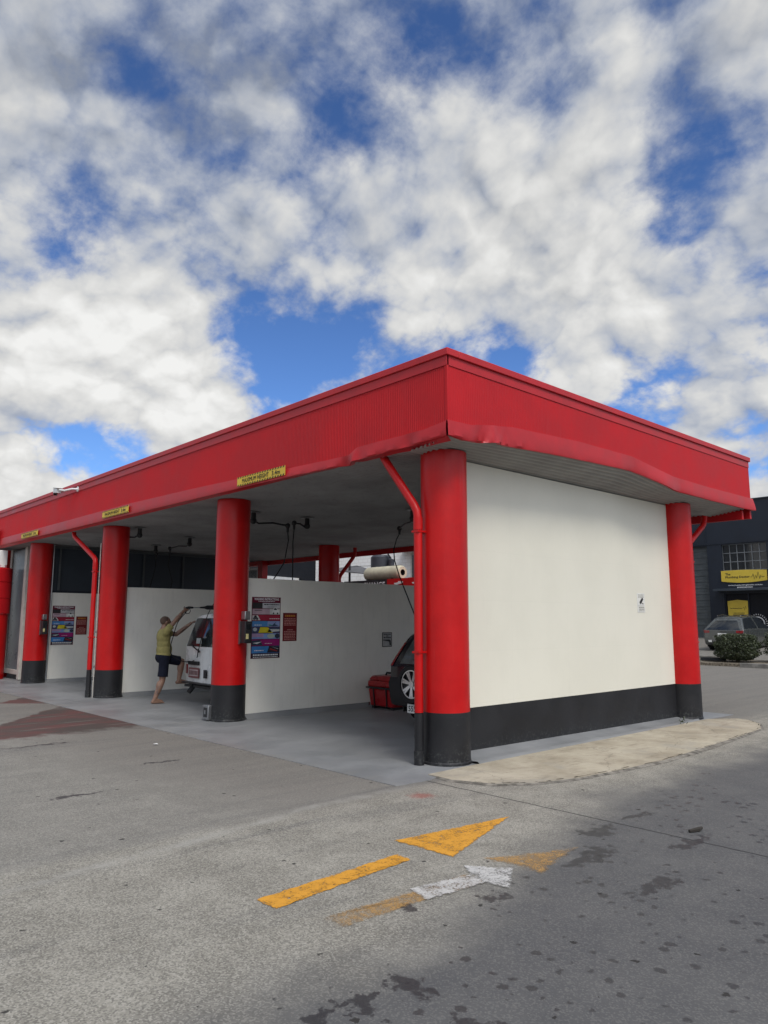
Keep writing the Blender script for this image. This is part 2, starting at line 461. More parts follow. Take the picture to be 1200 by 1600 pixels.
# ground shader -----------------------------------------------------
def ground_mat():
    m, nt, b, pos, _ = mat_base('asphalt')
    x, y, z = nt.sep(pos)
    big = nt.noise(pos, 0.5, 4, 0.55)
    med = nt.noise(pos, 2.6, 6, 0.62)
    lanes = nt.noise(nt.mapping(pos, (2.2, 0.16, 1)), 1.3, 6, 0.62)     # worn by wheels running along Y
    fine = nt.noise(pos, 95, 4, 0.7)
    agg = nt.voro(pos, 125, 1.0, out='Color')
    aggv = nt.sep(agg)[0]
    light = nt.mix(nt.smooth(med, 0.35, 0.68), (0.210, 0.197, 0.166), (0.285, 0.269, 0.229))
    brown = nt.mix(nt.smooth(lanes, 0.35, 0.7), (0.145, 0.131, 0.112), (0.222, 0.199, 0.166))
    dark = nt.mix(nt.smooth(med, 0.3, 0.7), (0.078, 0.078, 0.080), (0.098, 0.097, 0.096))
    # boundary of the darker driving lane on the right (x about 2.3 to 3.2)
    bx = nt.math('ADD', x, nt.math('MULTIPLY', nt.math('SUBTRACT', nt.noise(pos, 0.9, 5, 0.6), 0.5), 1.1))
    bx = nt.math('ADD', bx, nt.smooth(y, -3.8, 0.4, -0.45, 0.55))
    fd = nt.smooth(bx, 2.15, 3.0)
    # browner, smoother zone along the bays
    fb = nt.math('MULTIPLY', nt.smooth(nt.math('ADD', y, nt.math('MULTIPLY', nt.math('SUBTRACT', big, 0.5), 1.5)), -3.6, -2.0), nt.smooth(x, 1.2, -0.2))
    near = nt.mix(fb, light, brown)
    # smoother side beyond the pale seam
    smoothside = nt.smooth(x, 0.72, 0.55)
    near = nt.mix(nt.math('MULTIPLY', smoothside, 0.45), near, (0.15, 0.145, 0.136))
    wheel = nt.smooth(lanes, 0.52, 0.75)
    near = nt.mix(nt.math('MULTIPLY', wheel, 0.55), near, (0.085, 0.084, 0.083))
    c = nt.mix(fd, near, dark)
    # aggregate speckle
    spk_amt = nt.math('MULTIPLY', nt.smooth(fd, 0, 1, 1.0, 0.22), nt.smooth(nt.math('ADD', fb, nt.math('MULTIPLY', smoothside, 0.5)), 0, 1, 1.0, 0.4))
    sp = nt.math('SUBTRACT', nt.math('MULTIPLY', nt.math('ADD', aggv, fine), 0.5), 0.5)
    c = nt.mix(nt.math('MULTIPLY', nt.smooth(sp, 0.04, 0.22), nt.math('MULTIPLY', spk_amt, 0.48)), c, (0.42, 0.40, 0.35))
    c = nt.mix(nt.math('MULTIPLY', nt.smooth(sp, -0.03, -0.20), nt.math('MULTIPLY', spk_amt, 0.50)), c, (0.070, 0.067, 0.060))
    # pale seam along Y at x ~ 0.75
    wv = nt.math('MULTIPLY', nt.math('SUBTRACT', nt.noise(pos, 1.1, 3, 0.5), 0.5), 0.22)
    sx = nt.math('ABSOLUTE', nt.math('SUBTRACT', nt.math('ADD', x, wv), nt.smooth(y, -1.8, -4.8, 0.57, 0.95)))
    seam = nt.math('MULTIPLY', nt.smooth(sx, 0.11, 0.0), nt.smooth(y, -0.9, -1.5))
    seam = nt.math('MULTIPLY', seam, nt.smooth(nt.noise(pos, 3, 6, 0.7), 0.35, 0.62))
    c = nt.mix(nt.math('MULTIPLY', seam, 0.55), c, (0.33, 0.32, 0.29))
    # construction joint at y = -0.85
    jw = nt.math('MULTIPLY', nt.math('SUBTRACT', nt.noise(pos, 6, 4, 0.6), 0.5), 0.03)
    jd = nt.math('ABSOLUTE', nt.math('ADD', nt.math('ADD', y, 0.845), jw))
    jn = nt.math('MULTIPLY', nt.smooth(jd, 0.016, 0.005), nt.smooth(x, 0.45, 0.55))
    c = nt.mix(nt.math('MULTIPLY', jn, 0.85), c, (0.018, 0.018, 0.018))
    # tiny drip spots, dense on the dark lane
    vp = nt.vmath('ADD', pos, nt.scale(nt.vmath('SUBTRACT', nt.noise(pos, 22, 4, 0.65, col=True), (0.5, 0.5, 0.5)), 0.07))
    vd = nt.voro(vp, 10.5, 1.0); vc = nt.sep(nt.voro(vp, 10.5, 1.0, out='Color'))
    rad = nt.math('MULTIPLY', nt.math('POWER', vc[0], 3.0), 0.36)
    dens = nt.smooth(nt.noise(pos, 0.55, 3, 0.5), 0.30, 0.56)
    dens = nt.math('MULTIPLY', dens, nt.smooth(fd, 0.4, 1.0, 0.10, 1.0))
    spot = nt.smooth(nt.math('SUBTRACT', nt.math('SUBTRACT', nt.math('MULTIPLY', rad, dens), 0.02), vd), -0.03, 0.03)
    c = nt.mix(nt.math('MULTIPLY', spot, 0.75), c, (0.030, 0.030, 0.031))
    ld = nt.voro(vp, 3.1, 1.0); lc = nt.sep(nt.voro(vp, 3.1, 1.0, out='Color'))
    leafm = nt.smooth(nt.math('SUBTRACT', nt.smooth(lc[1], 0.55, 1.0, 0.0, 0.055), ld), -0.006, 0.010)
    c = nt.mix(nt.math('MULTIPLY', leafm, 0.9), c, (0.022, 0.020, 0.018))
    # larger wet splashes
    wet = None
    wv3 = nt.sep(nt.noise(pos, 5.5, 5, 0.62, col=True))
    wx_ = nt.math('ADD', x, nt.math('MULTIPLY', nt.math('SUBTRACT', wv3[0], 0.5), 0.42))
    wy_ = nt.math('ADD', y, nt.math('MULTIPLY', nt.math('SUBTRACT', wv3[1], 0.5), 0.42))
    wn = nt.math('MULTIPLY', nt.math('SUBTRACT', nt.noise(pos, 14, 6, 0.7), 0.5), 4.5)
    for (wx, wy, rx, ry) in [(3.36, -3.86, 0.17, 0.10), (3.27, -4.25, 0.06, 0.14), (3.33, -4.08, 0.08, 0.07), (3.80, -3.86, 0.14, 0.10), (-1.17, -3.64, 0.06, 0.30), (-2.14, -2.31, 0.04, 0.26), (2.60, -1.12, 0.11, 0.22), (2.58, -0.50, 0.06, 0.24), (3.2, -0.9, 0.06, 0.35), (3.45, -1.9, 0.10, 0.3), (-4.2, -3.0, 0.05, 0.5), (2.95, -2.75, 0.05, 0.10), (2.72, -3.2, 0.05, 0.09), (2.9, -1.7, 0.08, 0.35)]:
        q = nt.math('ADD', nt.math('POWER', nt.math('ABSOLUTE', nt.math('DIVIDE', nt.math('SUBTRACT', wx_, wx), rx)), 2.0),
                    nt.math('POWER', nt.math('ABSOLUTE', nt.math('DIVIDE', nt.math('SUBTRACT', wy_, wy), ry)), 2.0))
        q = nt.smooth(nt.math('ADD', q, wn), 0.85, 0.35)
        wet = q if wet is None else nt.math('MAXIMUM', wet, q)
    c = nt.mix(nt.math('MULTIPLY', wet, 0.8), c, (0.022, 0.022, 0.024))
    # red-brown painted wedges in front of the far bays, and a rust spot
    def halfp(nx, ny, d, s=0.12):
        q = nt.math('ADD', nt.math('ADD', nt.math('MULTIPLY', x, nx), nt.math('MULTIPLY', y, ny)), d)
        q = nt.math('ADD', q, nt.math('MULTIPLY', nt.math('SUBTRACT', med, 0.5), 0.5))
        return nt.smooth(q, -s, s)
    r1 = nt.math('MULTIPLY', halfp(-0.496, -0.868, -5.25 , 0.05), 1.0)
    # wedge: right of the line (-8.27,-1.35)->(-4.99,-3.22), left of x=-4.85
    wedge = nt.math('MULTIPLY', halfp(0.630, 0.777, 6.26, 0.04), nt.smooth(nt.math('ADD', x, nt.math('MULTIPLY', nt.math('SUBTRACT', med, 0.5), 1.2)), -4.80, -5.15))
    wedge2 = nt.math('MULTIPLY', halfp(0.66, 0.75, 7.88, 0.04), nt.smooth(nt.math('ADD', x, nt.math('MULTIPLY', y, -0.9)), -7.75, -7.95))
    wedge2 = nt.math('MULTIPLY', wedge2, nt.smooth(x, -10.5, -10.3))
    wedge = nt.math('MULTIPLY', wedge, nt.smooth(y, -1.0, -1.3)); wedge2 = nt.math('MULTIPLY', wedge2, nt.smooth(y, -1.0, -1.3))
    rp = nt.math('MAXIMUM', wedge, wedge2)
    rcol = nt.mix(nt.smooth(nt.noise(nt.mapping(pos, (1.5, 0.5, 1)), 1.6, 5, 0.6), 0.4, 0.62), (0.058, 0.042, 0.036), (0.105, 0.038, 0.034))
    streak = nt.smooth(nt.noise(nt.mapping(pos, (3.0, 0.30, 1)), 1.6, 5, 0.6), 0.56, 0.66)
    rp = nt.math('MULTIPLY', rp, nt.smooth(streak, 0, 1, 0.92, 0.35))
    c = nt.mix(rp, c, rcol)
    rd = nt.vmath('DISTANCE', pos, (0.92, -1.32, 0.0), out=1)
    rust = nt.smooth(nt.math('ADD', rd, nt.math('MULTIPLY', nt.math('SUBTRACT', nt.noise(pos, 14, 5, 0.7), 0.5), 0.35)), 0.16, 0.02)
    c = nt.mix(nt.math('MULTIPLY', rust, 0.6), c, (0.26, 0.06, 0.045))
    nt.put(b.inputs['Base Color'], c)
    rough = nt.math('SUBTRACT', 0.82, nt.math('MULTIPLY', nt.math('MAXIMUM', wet, spot), 0.30))
    nt.put(b.inputs['Roughness'], rough)
    b.inputs['Specular IOR Level'].default_value = 0.35
    h = nt.math('ADD', nt.math('MULTIPLY', aggv, 0.6), nt.math('ADD', fine, nt.math('MULTIPLY', jn, -2.0)))
    nt.put(b.inputs['Normal'], nt.bump(h, 0.22, 0.005))
    return m
GROUND = ground_mat()

def slab_mat():
    m, nt, b, pos, _ = mat_base('grey_floor_paint')
    x, y, z = nt.sep(pos)
    n = nt.noise(pos, 1.1, 6, 0.62)
    c = nt.mix(nt.smooth(n, 0.32, 0.68), (0.175, 0.180, 0.184), (0.235, 0.240, 0.243))
    wear = nt.noise(nt.mapping(pos, (1.6, 0.6, 1)), 1.5, 7, 0.7)
    c = nt.mix(nt.smooth(wear, 0.55, 0.72, 0, 0.5), c, (0.33, 0.325, 0.31))
    c = nt.mix(nt.smooth(nt.noise(pos, 4.5, 6, 0.7), 0.60, 0.74, 0, 0.5), c, (0.14, 0.135, 0.13))
    c = nt.mix(nt.math('MULTIPLY', nt.smooth(y, -0.9, -1.4), nt.smooth(wear, 0.4, 0.65, 0.0, 0.55)), c, (0.25, 0.235, 0.205))
    nt.put(b.inputs['Base Color'], c)
    nt.put(b.inputs['Roughness'], nt.smooth(n, 0.3, 0.7, 0.38, 0.6))
    b.inputs['Specular IOR Level'].default_value = 0.4
    nt.put(b.inputs['Normal'], nt.bump(nt.noise(pos, 30, 5, 0.6), 0.12, 0.006))
    return m
SLAB = slab_mat()
def apron_mat():
    m, nt, b, pos, _ = mat_base('beige_concrete')
    n = nt.noise(pos, 1.6, 7, 0.66)
    c = nt.mix(nt.smooth(n, 0.30, 0.68), (0.28, 0.24, 0.175), (0.42, 0.375, 0.29))
    c = nt.mix(nt.smooth(nt.noise(pos, 0.9, 5, 0.6), 0.5, 0.68, 0, 0.55), c, (0.46, 0.41, 0.31))
    c = nt.mix(nt.smooth(nt.noise(nt.mapping(pos, (1.5, 0.6, 1)), 4.5, 7, 0.72), 0.50, 0.70, 0, 0.6), c, (0.17, 0.14, 0.10))
    c = nt.mix(nt.smooth(nt.noise(pos, 1.1, 5, 0.65), 0.52, 0.66, 0, 0.5), c, (0.27, 0.255, 0.22))
    ck = nt.voro(nt.vmath('ADD', pos, nt.scale(nt.noise(pos, 4, 4, 0.6, col=True), 0.25)), 0.8, 1.0, 'DISTANCE_TO_EDGE')
    c = nt.mix(nt.smooth(ck, 0.006, 0.002, 0, 0.35), c, (0.05, 0.045, 0.04))
    fine = nt.noise(pos, 90, 3, 0.7)
    c = nt.mix(nt.smooth(fine, 0.58, 0.72, 0, 0.45), c, (0.12, 0.10, 0.075))
    nt.put(b.inputs['Base Color'], c); b.inputs['Roughness'].default_value = 0.85
    nt.put(b.inputs['Normal'], nt.bump(nt.math('ADD', fine, nt.noise(pos, 12, 5, 0.7)), 0.3, 0.006))
    return m
APRON = apron_mat()
KERBM = simple('kerb_concrete', (0.22, 0.21, 0.19), 0.85, 0.3, var=0.2, vscale=5, bump=0.3, bscale=40)

def worn_paint(name, col, keep, soft=0.08, fade=None, edge=0.08, amax=1.0):
    m, nt, b, pos, out = mat_base(name)
    n = nt.noise(pos, 9, 6, 0.7); f = nt.noise(pos, 75, 4, 0.7)
    x, y, z = nt.sep(pos)
    v = nt.math('ADD', nt.math('MULTIPLY', n, 0.45), nt.math('MULTIPLY', f, 0.55))
    if fade is not None:
        v = nt.math('SUBTRACT', v, fade(nt, x, y, pos))
    ea = nt.n.new('ShaderNodeAttribute'); ea.attribute_name = 'edge'
    v = nt.math('SUBTRACT', v, nt.smooth(ea.outputs['Fac'], 0.0, 1.0, edge, 0.0))
    a = nt.math('MULTIPLY', nt.smooth(v, keep - soft, keep + soft), amax)
    c = nt.mix(nt.smooth(n, 0.3, 0.7), tuple(k * 0.82 for k in col), col)
    c = nt.mix(nt.smooth(f, 0.55, 0.75, 0, 0.35), c, tuple(k * 0.55 for k in col))
    nt.put(b.inputs['Base Color'], c); b.inputs['Roughness'].default_value = 0.75
    b.inputs['Specular IOR Level'].default_value = 0.3
    nt.put(b.inputs['Normal'], nt.bump(f, 0.35, 0.006))
    tr = nt.n.new('ShaderNodeBsdfTransparent'); mx = nt.n.new('ShaderNodeMixShader')
    nt.put(mx.inputs[0], a); nt.l.new(tr.outputs[0], mx.inputs[1]); nt.l.new(b.outputs[0], mx.inputs[2])
    nt.l.new(mx.outputs[0], out.inputs[0])
    return m

# ------------------------------------------------------------------ GROUND
def terr(y):
    return max(0.0, (y - 20.6)) * 0.055 if y < 60 else 2.17
xs = [-400, -200, -100, -60, -40, -30, -24, -20, -16, -12, -8, -4, 0, 4, 8, 12, 20, 40, 80, 200, 400]
ys = [-300, -100, -40, -20, -10, -5, 0, 5, 10, 15, 20.6, 22, 26, 30, 34, 40, 60, 100, 200, 500]
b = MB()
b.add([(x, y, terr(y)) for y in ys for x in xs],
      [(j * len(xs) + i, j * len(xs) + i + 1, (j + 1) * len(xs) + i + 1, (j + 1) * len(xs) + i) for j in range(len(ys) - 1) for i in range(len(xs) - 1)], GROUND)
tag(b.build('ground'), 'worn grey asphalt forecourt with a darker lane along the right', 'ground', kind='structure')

SZ = 0.006
b = MB()
sl = [(-26, -1.40), (0.50, -1.24), (0.52, -0.80), (0.34, -0.2), (0.34, 5.75), (0.36, 6.70), (-26, 6.74)]
b.prism([(x, y, -0.05) for x, y in sl], (0, 0, 0.05 + SZ), SLAB)
tag(b.build('bay_floor'), 'grey painted concrete floor running under all the wash bays', 'floor', kind='structure')

AP = [(0.36, -0.66), (0.69, -0.73), (1.11, -0.56), (1.36, -0.2), (1.50, 0.25), (1.58, 0.9), (1.65, 1.8), (1.60, 3.08), (1.46, 4.47), (1.36, 5.32), (1.13, 5.85), (0.86, 6.14), (0.64, 6.22), (0.345, 5.75), (0.345, -0.2)]
b = MB()
cx_, cy_ = 0.8, 2.8
top = []
for (x, y) in AP:
    dx_, dy_ = x - cx_, y - cy_; L_ = math.hypot(dx_, dy_)
    inw = 0.09 if x > 0.5 else 0.0
    top.append((x - dx_ / L_ * inw, y - dy_ / L_ * inw * 0.6, 0.016 if x > 0.5 else 0.016))
b.poly(top, APRON)
n_ = len(AP)
RIM = simple('broken_concrete_edge', (0.19, 0.175, 0.15), 0.9, 0.2, var=0.3, vscale=9, bump=0.7, bscale=30)
CRK = simple('dark_crack', (0.03, 0.027, 0.023), 0.95, 0.1)
b.add([(x, y, 0.002) for x, y in AP] + top, [(i, (i + 1) % n_, n_ + (i + 1) % n_, n_ + i) for i in range(n_)], RIM)
rj = random.Random(5)
for i in range(1, 13):
    A = Vector(top[i]); B_ = Vector(top[i + 1]); t0 = 0.0
    while t0 < 1.0:
        t1 = min(1.0, t0 + rj.uniform(0.06, 0.22))
        if rj.random() < 0.72:
            P0 = A.lerp(B_, t0); P1 = A.lerp(B_, t1); nn = (B_ - A).cross(Vector((0, 0, 1))).normalized(); w0 = rj.uniform(0.004, 0.012); o0 = nn * rj.uniform(-0.03, 0.004)
            b.poly([P0 + o0 + Vector((0, 0, 0.004)), P0 + o0 - nn * w0 + Vector((0, 0, 0.004)), P1 + o0 - nn * w0 * 0.6 + nn * rj.uniform(-0.015, 0.01) + Vector((0, 0, 0.004)), P1 + o0 + Vector((0, 0, 0.004))], CRK)
        t0 = t1
tag(b.build('concrete_path'), 'pale beige concrete island along the foot of the big white wall', 'path', kind='structure')

# road arrows --------------------------------------------------------
ARW = worn_paint('yellow_road_paint', (0.62, 0.295, 0.035), 0.435, 0.05, None, 0.07)
ARF = worn_paint('faded_yellow_paint', (0.46, 0.27, 0.095), 0.475, 0.15, lambda nt, x, y, pos: nt.math('ADD', nt.smooth(y, -3.3, -3.75, 0, 0.10), nt.smooth(y, -1.95, -1.6, 0, 0.10)), 0.22, 0.8)
ARWH = worn_paint('white_road_paint', (0.52, 0.51, 0.49), 0.455, 0.09, None, 0.08, 0.92)
def paint(shapes, m, label, inset, jit, seed):
    """thin painted sheets with ragged edges; the point attribute 'edge' runs 0 at the rim to 1 inside and drives the wear"""
    r_ = random.Random(seed); vs = []; fs = []; ed = []
    for pts in shapes:
        P = [Vector(q) for q in pts]; cen = sum(P, Vector()) / len(P); rim = []
        for i in range(len(P)):
            A, B_ = P[i], P[(i + 1) % len(P)]; n = max(2, int((B_ - A).length / 0.03))
            nn = (B_ - A).cross(Vector((0, 0, 1))).normalized()
            for k in range(n):
                j = r_.uniform(-1, 1) * jit if k else 0
                rim.append(A.lerp(B_, k / n) + nn * j)
        o = len(vs); n = len(rim); vs += rim; ed += [0.0] * n
        inn = []
        for q in rim:
            dd = cen - q; L_ = dd.length; inn.append(q + dd * min(0.45, inset / max(L_, 1e-3)))
        vs += inn; ed += [1.0] * n; vs.append(cen); ed.append(1.0)
        fs += [(o + i, o + (i + 1) % n, o + n + (i + 1) % n, o + n + i) for i in range(n)]
        fs += [(o + n + i, o + n + (i + 1) % n, o + 2 * n) for i in range(n)]
    b = MB(); b.add(vs, fs, m); ob = b.build('road_arrow', smooth=0)
    at_ = ob.data.attributes.new('edge', 'FLOAT', 'POINT'); at_.data.foreach_set('value', ed)
    return tag(ob, label, 'road marking', kind='structure')
paint([[(2.06, -3.80, 0.004), (2.25, -3.79, 0.004), (2.14, -2.66, 0.004), (2.00, -2.64, 0.004)], [(1.76, -2.45, 0.004), (2.29, -2.41, 0.004), (1.90, -1.31, 0.004)]], ARW, 'bright yellow arrow with separate tail painted on the asphalt', 0.03, 0.006, 1)
paint([[(2.50, -3.74, 0.004), (2.69, -3.76, 0.004), (2.75, -2.55, 0.004), (2.57, -2.54, 0.004)], [(2.40, -2.32, 0.004), (2.92, -2.28, 0.004), (2.73, -1.52, 0.004)]], ARF, 'faded rusty yellow arrow worn into the darker asphalt', 0.11, 0.012, 2)
paint([[(2.52, -3.05, 0.008), (2.72, -3.10, 0.008), (2.755, -2.62, 0.008), (2.60, -2.58, 0.008)], [(2.46, -2.50, 0.0081), (2.60, -2.60, 0.0081), (2.757, -2.64, 0.0081), (2.91, -2.60, 0.0081), (2.70, -2.30, 0.0081)]], ARWH, 'short white arrow painted over the faded yellow one', 0.03, 0.006, 3)

# ------------------------------------------------------------------ CAR WASH BUILDING
X0, X1 = -24.0, 0.517      # fascia left (beyond frame) and right
YF, YR = -0.484, 7.64
ZT, ZC = 4.53, 3.50
bld = thing('car_wash_canopy', 'long red canopy building with round red columns and one solid white end wall', 'car wash', (-8, 3, 0))

def rib(t, period, depth):
    f = (t / period) % 1.0
    return depth if f < 0.5 else 0.0
# fascia: micro-ribbed sheets
def ribbed(a, bb, nrm, z0, z1, period, depth, m):
    a = Vector(a); bb = Vector(bb); L = (bb - a).length; d = (bb - a).normalized(); nrm = Vector(nrm)
    n = int(L / period); vs = []
    for i in range(n + 1):
        for (t, h) in ((0.0, 0), (0.40, 0), (0.5, depth), (0.9, depth)):
            tt = min(L, (i + t) * period)
            q = a + d * tt + nrm * h
            vs += [(q.x, q.y, z0), (q.x, q.y, z1)]
    k = len(vs) // 2
    return vs, [(2 * i, 2 * i + 2, 2 * i + 3, 2 * i + 1) for i in range(k - 1)]
b = MB()
v_, f_ = ribbed((X0, YF, 0), (X1 - 0.012, YF, 0), (0, -1, 0), 3.56, 4.50, 0.031, 0.004, CLAD); b.add(v_, f_, CLAD)
b.build('front_fascia', bld, smooth=0)
b = MB()
v_, f_ = ribbed((X1, YF, 0), (X1, YR, 0), (1, 0, 0), 3.712, 4.50, 0.031, 0.0012, CLAD); b.add(v_, f_, CLAD)
b.build('side_fascia', bld, smooth=0)
b = MB(); b.box(X0, X1 - 0.004, YR - 0.07, YR, 3.40, 4.50, CLAD)
b.build('rear_fascia', bld)
# corner cover + capping
b = MB(); b.box(X1 - 0.03, X1 + 0.010, YF - 0.010, YF + 0.02, 3.70, 4.47, CLAD); b.build('corner_flashing', bld, bevel=0.004)
b = MB()
b.box(X0, X1 + 0.035, YF - 0.035, YF + 0.16, 4.455, 4.535, LIP)
b.box(X1 - 0.16, X1 + 0.035, YF + 0.162, YR + 0.03, 4.455, 4.535, LIP)
b.box(X0, X1 - 0.162, YR - 0.14, YR + 0.03, 4.455, 4.533, LIP)
b.build('parapet_capping', bld, bevel=0.006)
b = MB(); b.box(X0, X1 - 0.02, YF + 0.03, YR - 0.08, 4.22, 4.26, ROOFM); b.build('roof', bld)

b = MB(); b.box(X0, X1 + 0.004, YF - 0.014, YF - 0.008, 4.345, 4.454, LIP); b.box(X1 + 0.004, X1 + 0.010, YF - 0.014, YR, 4.345, 4.454, LIP); b.build('top_flashing', bld)
# dented bottom trim ---------------------------------------------------
def interp(v, tab):
    return float(np.interp(v, [q[0] for q in tab], [q[1] for q in tab]))
R_bot = [(-0.48, 3.545), (-0.25, 3.53), (0.3, 3.575), (1.42, 3.63), (2.29, 3.66), (3.38, 3.69), (3.6, 3.675), (4.62, 3.56), (5.96, 3.545), (7.70, 3.55)]
R_top = [(-0.48, 3.72), (-0.11, 3.73), (0.29, 3.80), (0.65, 3.84), (2.01, 3.90), (3.4, 3.91), (4.24, 3.82), (4.64, 3.78), (5.75, 3.765), (7.70, 3.775)]
F_bot = [(-24, 3.55), (-14.9, 3.55), (-7.7, 3.53), (-3.3, 3.515), (-1.75, 3.49), (-1.16, 3.48), (-0.86, 3.51), (0.13, 3.53), (0.55, 3.545)]
F_top = [(-24, 3.75), (-11, 3.75), (-7.7, 3.75), (-5.2, 3.71), (-3.3, 3.66), (-2.0, 3.62), (-1.20, 3.60), (-1.14, 3.60), (-0.98, 3.675), (-0.45, 3.675), (0.18, 3.675), (0.55, 3.72)]
def crump(t, k):
    return 0.006 * math.sin(t * 7.3 + k) + 0.004 * math.sin(t * 17.1 + 2 * k)
def side_push(y):   # outward dents of the trim on the side
    q = 0.05 * math.exp(-((y - 0.25) / 0.10) ** 2) - 0.035 * math.exp(-((y - 0.02) / 0.10) ** 2) - 0.022 * max(0, 1 - abs(y - 3.45) / 0.35) + 0.03 * max(0, 1 - abs(y - 4.3) / 0.55) - 0.012 * max(0, 1 - abs(y - 4.85) / 0.25)
    return q
def front_push(x):
    return 0.05 * math.exp(-((x + 1.02) / 0.07) ** 2) - 0.05 * math.exp(-((x + 1.2) / 0.10) ** 2) - 0.03 * math.exp(-((x + 0.05) / 0.12) ** 2) + 0.02 * math.exp(-((x + 2.6) / 0.9) ** 2)
prof = [(0.0, 1.00, 0.006), (0.0, 0.985, 0.026), (0.25, 0.75, 0.030), (0.6, 0.45, 0.034), (0.9, 0.10, 0.036), (1.0, 0.0, 0.030), (1.0, 0.0, 0.0), (1.0, -0.06, -0.052)]
NS = 170
def ygrid(): return np.unique(np.concatenate([[3.38, 3.6, 4.24, 4.62, 4.64, 4.85, 3.1, 3.45, 3.8], np.linspace(YF - 0.03, 1.0, 70), np.linspace(1.0, 5.5, 60), np.linspace(5.5, YR + 0.04, 20)]))
b = MB(); Y_ = ygrid(); vs = []
for y in Y_:
    zb, zt = interp(y, R_bot), interp(y, R_top)
    for k, (pw_, fz, out) in enumerate(prof):
        dent = side_push(y) * pw_ + crump(y, k) * pw_ * (0.8 if y < 0.9 else 0.15)
        if 0.02 < y < 0.5:
            dent += 0.010 * math.sin(y * 41 + k * 1.7) * pw_
        fl = 0.07 * max(0, (y - 7.3) / 0.35) * pw_ * (1 if k < 6 else 0)
        z = zb + (zt - zb) * fz if fz >= 0 else 3.497
        if fz < 0 and z > zb: z = zb - 0.004
        vs.append((X1 + out + dent + fl * 0.5, y, z + (0.3 if y < 0.9 else 0.06) * crump(y * 1.3, k)))
K = len(prof)
b.add(vs, [(i * K + k, (i + 1) * K + k, (i + 1) * K + k + 1, i * K + k + 1) for i in range(len(Y_) - 1) for k in range(K - 2)], LIP)
b.build('side_trim', bld, smooth=28)
b = MB(); Xg = np.unique(np.concatenate([np.linspace(X0, -3.5, 60), np.linspace(-3.5, X1 + 0.004, 130)])); vs = []
for x in Xg:
    zb, zt = interp(x, F_bot), interp(x, F_top)
    for k, (pw_, fz, out) in enumerate(prof):
        a_ = 0.8 if x > -1.6 else 0.2
        dent = front_push(x) * pw_ + crump(x, k + 3) * pw_ * a_
        z = zb + (zt - zb) * fz if fz >= 0 else 3.497
        vs.append((x, YF - out - dent, z + 0.3 * a_ * crump(x * 1.3, k)))
b.add(vs, [(i * K + k, i * K + k + 1, (i + 1) * K + k + 1, (i + 1) * K + k) for i in range(len(Xg) - 1) for k in range(K - 1)], LIP)
b.build('front_trim', bld, smooth=28)

# corrugated soffit / ceiling, ribs running along Y
def corr(xa, xb, y0, y1, z, m, period=0.085, amp=0.013):
    n = int((xb - xa) / period * 6); vs = []
    for i in range(n + 1):
        x = xa + (xb - xa) * i / n
        zz = z + amp * math.sin(2 * math.pi * x / period)
        vs += [(x, y0, zz), (x, y1, zz)]
    return vs, [(2 * i, 2 * i + 1, 2 * i + 3, 2 * i + 2) for i in range(n)]
b = MB(); vs = []; SX = np.linspace(-0.098, X1 + 0.01, 90); SY = np.unique(np.concatenate([np.linspace(YF + 0.02, YR - 0.28, 30), [3.38, 3.6, 4.62]]))
for x in SX:
    t_ = (x + 0.098) / (X1 + 0.108)
    for y in SY:
        zl = interp(y, R_bot) + 0.012
        vs.append((x, y, 3.482 + (zl - 3.482) * t_ ** 1.2 + 0.012 * math.sin(2 * math.pi * x / 0.072)))
nY = len(SY)
b.add(vs, [(i * nY + j, i * nY + j + 1, (i + 1) * nY + j + 1, (i + 1) * nY + j) for i in range(len(SX) - 1) for j in range(nY - 1)], GALV); b.build('soffit', bld, smooth=60)
b = MB(); v_, f_ = corr(X0, -0.10, YF + 0.06, YR - 0.28, ZC + 0.014, CEIL); b.add(v_, f_, CEIL); b.build('ceiling', bld, smooth=60)
b = MB(); b.box(X0, X1 - 0.05, YR - 0.30, YR - 0.23, 3.37, 3.53, CLAD); b.build('rear_gutter', bld)

# columns -------------------------------------------------------------
CR = 0.270; ZB = 0.56
def column(x, y, ztop=ZC):
    b = MB()
    prof_ = [(CR, ZB + 0.001), (CR, ztop)]
    b.lathe((x, y, 0), [(CR, ZB + 0.0 + (ztop - ZB) * t) for t in (0, 0.25, 0.5, 0.75, 1)], RED, 48)
    o = b.build('column', bld, smooth=30)
    b = MB(); b.lathe((x, y, 0), [(CR + 0.012, SZ), (CR + 0.010, 0.03), (CR + 0.0015, 0.04), (CR + 0.0015, ZB), (CR - 0.005, ZB)], BLACK, 48)
    q = b.build('column_base', None, smooth=30); q.data.transform(Matrix.Translation(-bld.location)); q.parent = o
    return o
for x in (0.0, -4.69, -9.40, -14.10, -18.8):
    column(x, 0.0)
for x in (0.0, -4.69, -9.40, -14.10, -18.8):
    column(x, 5.69)

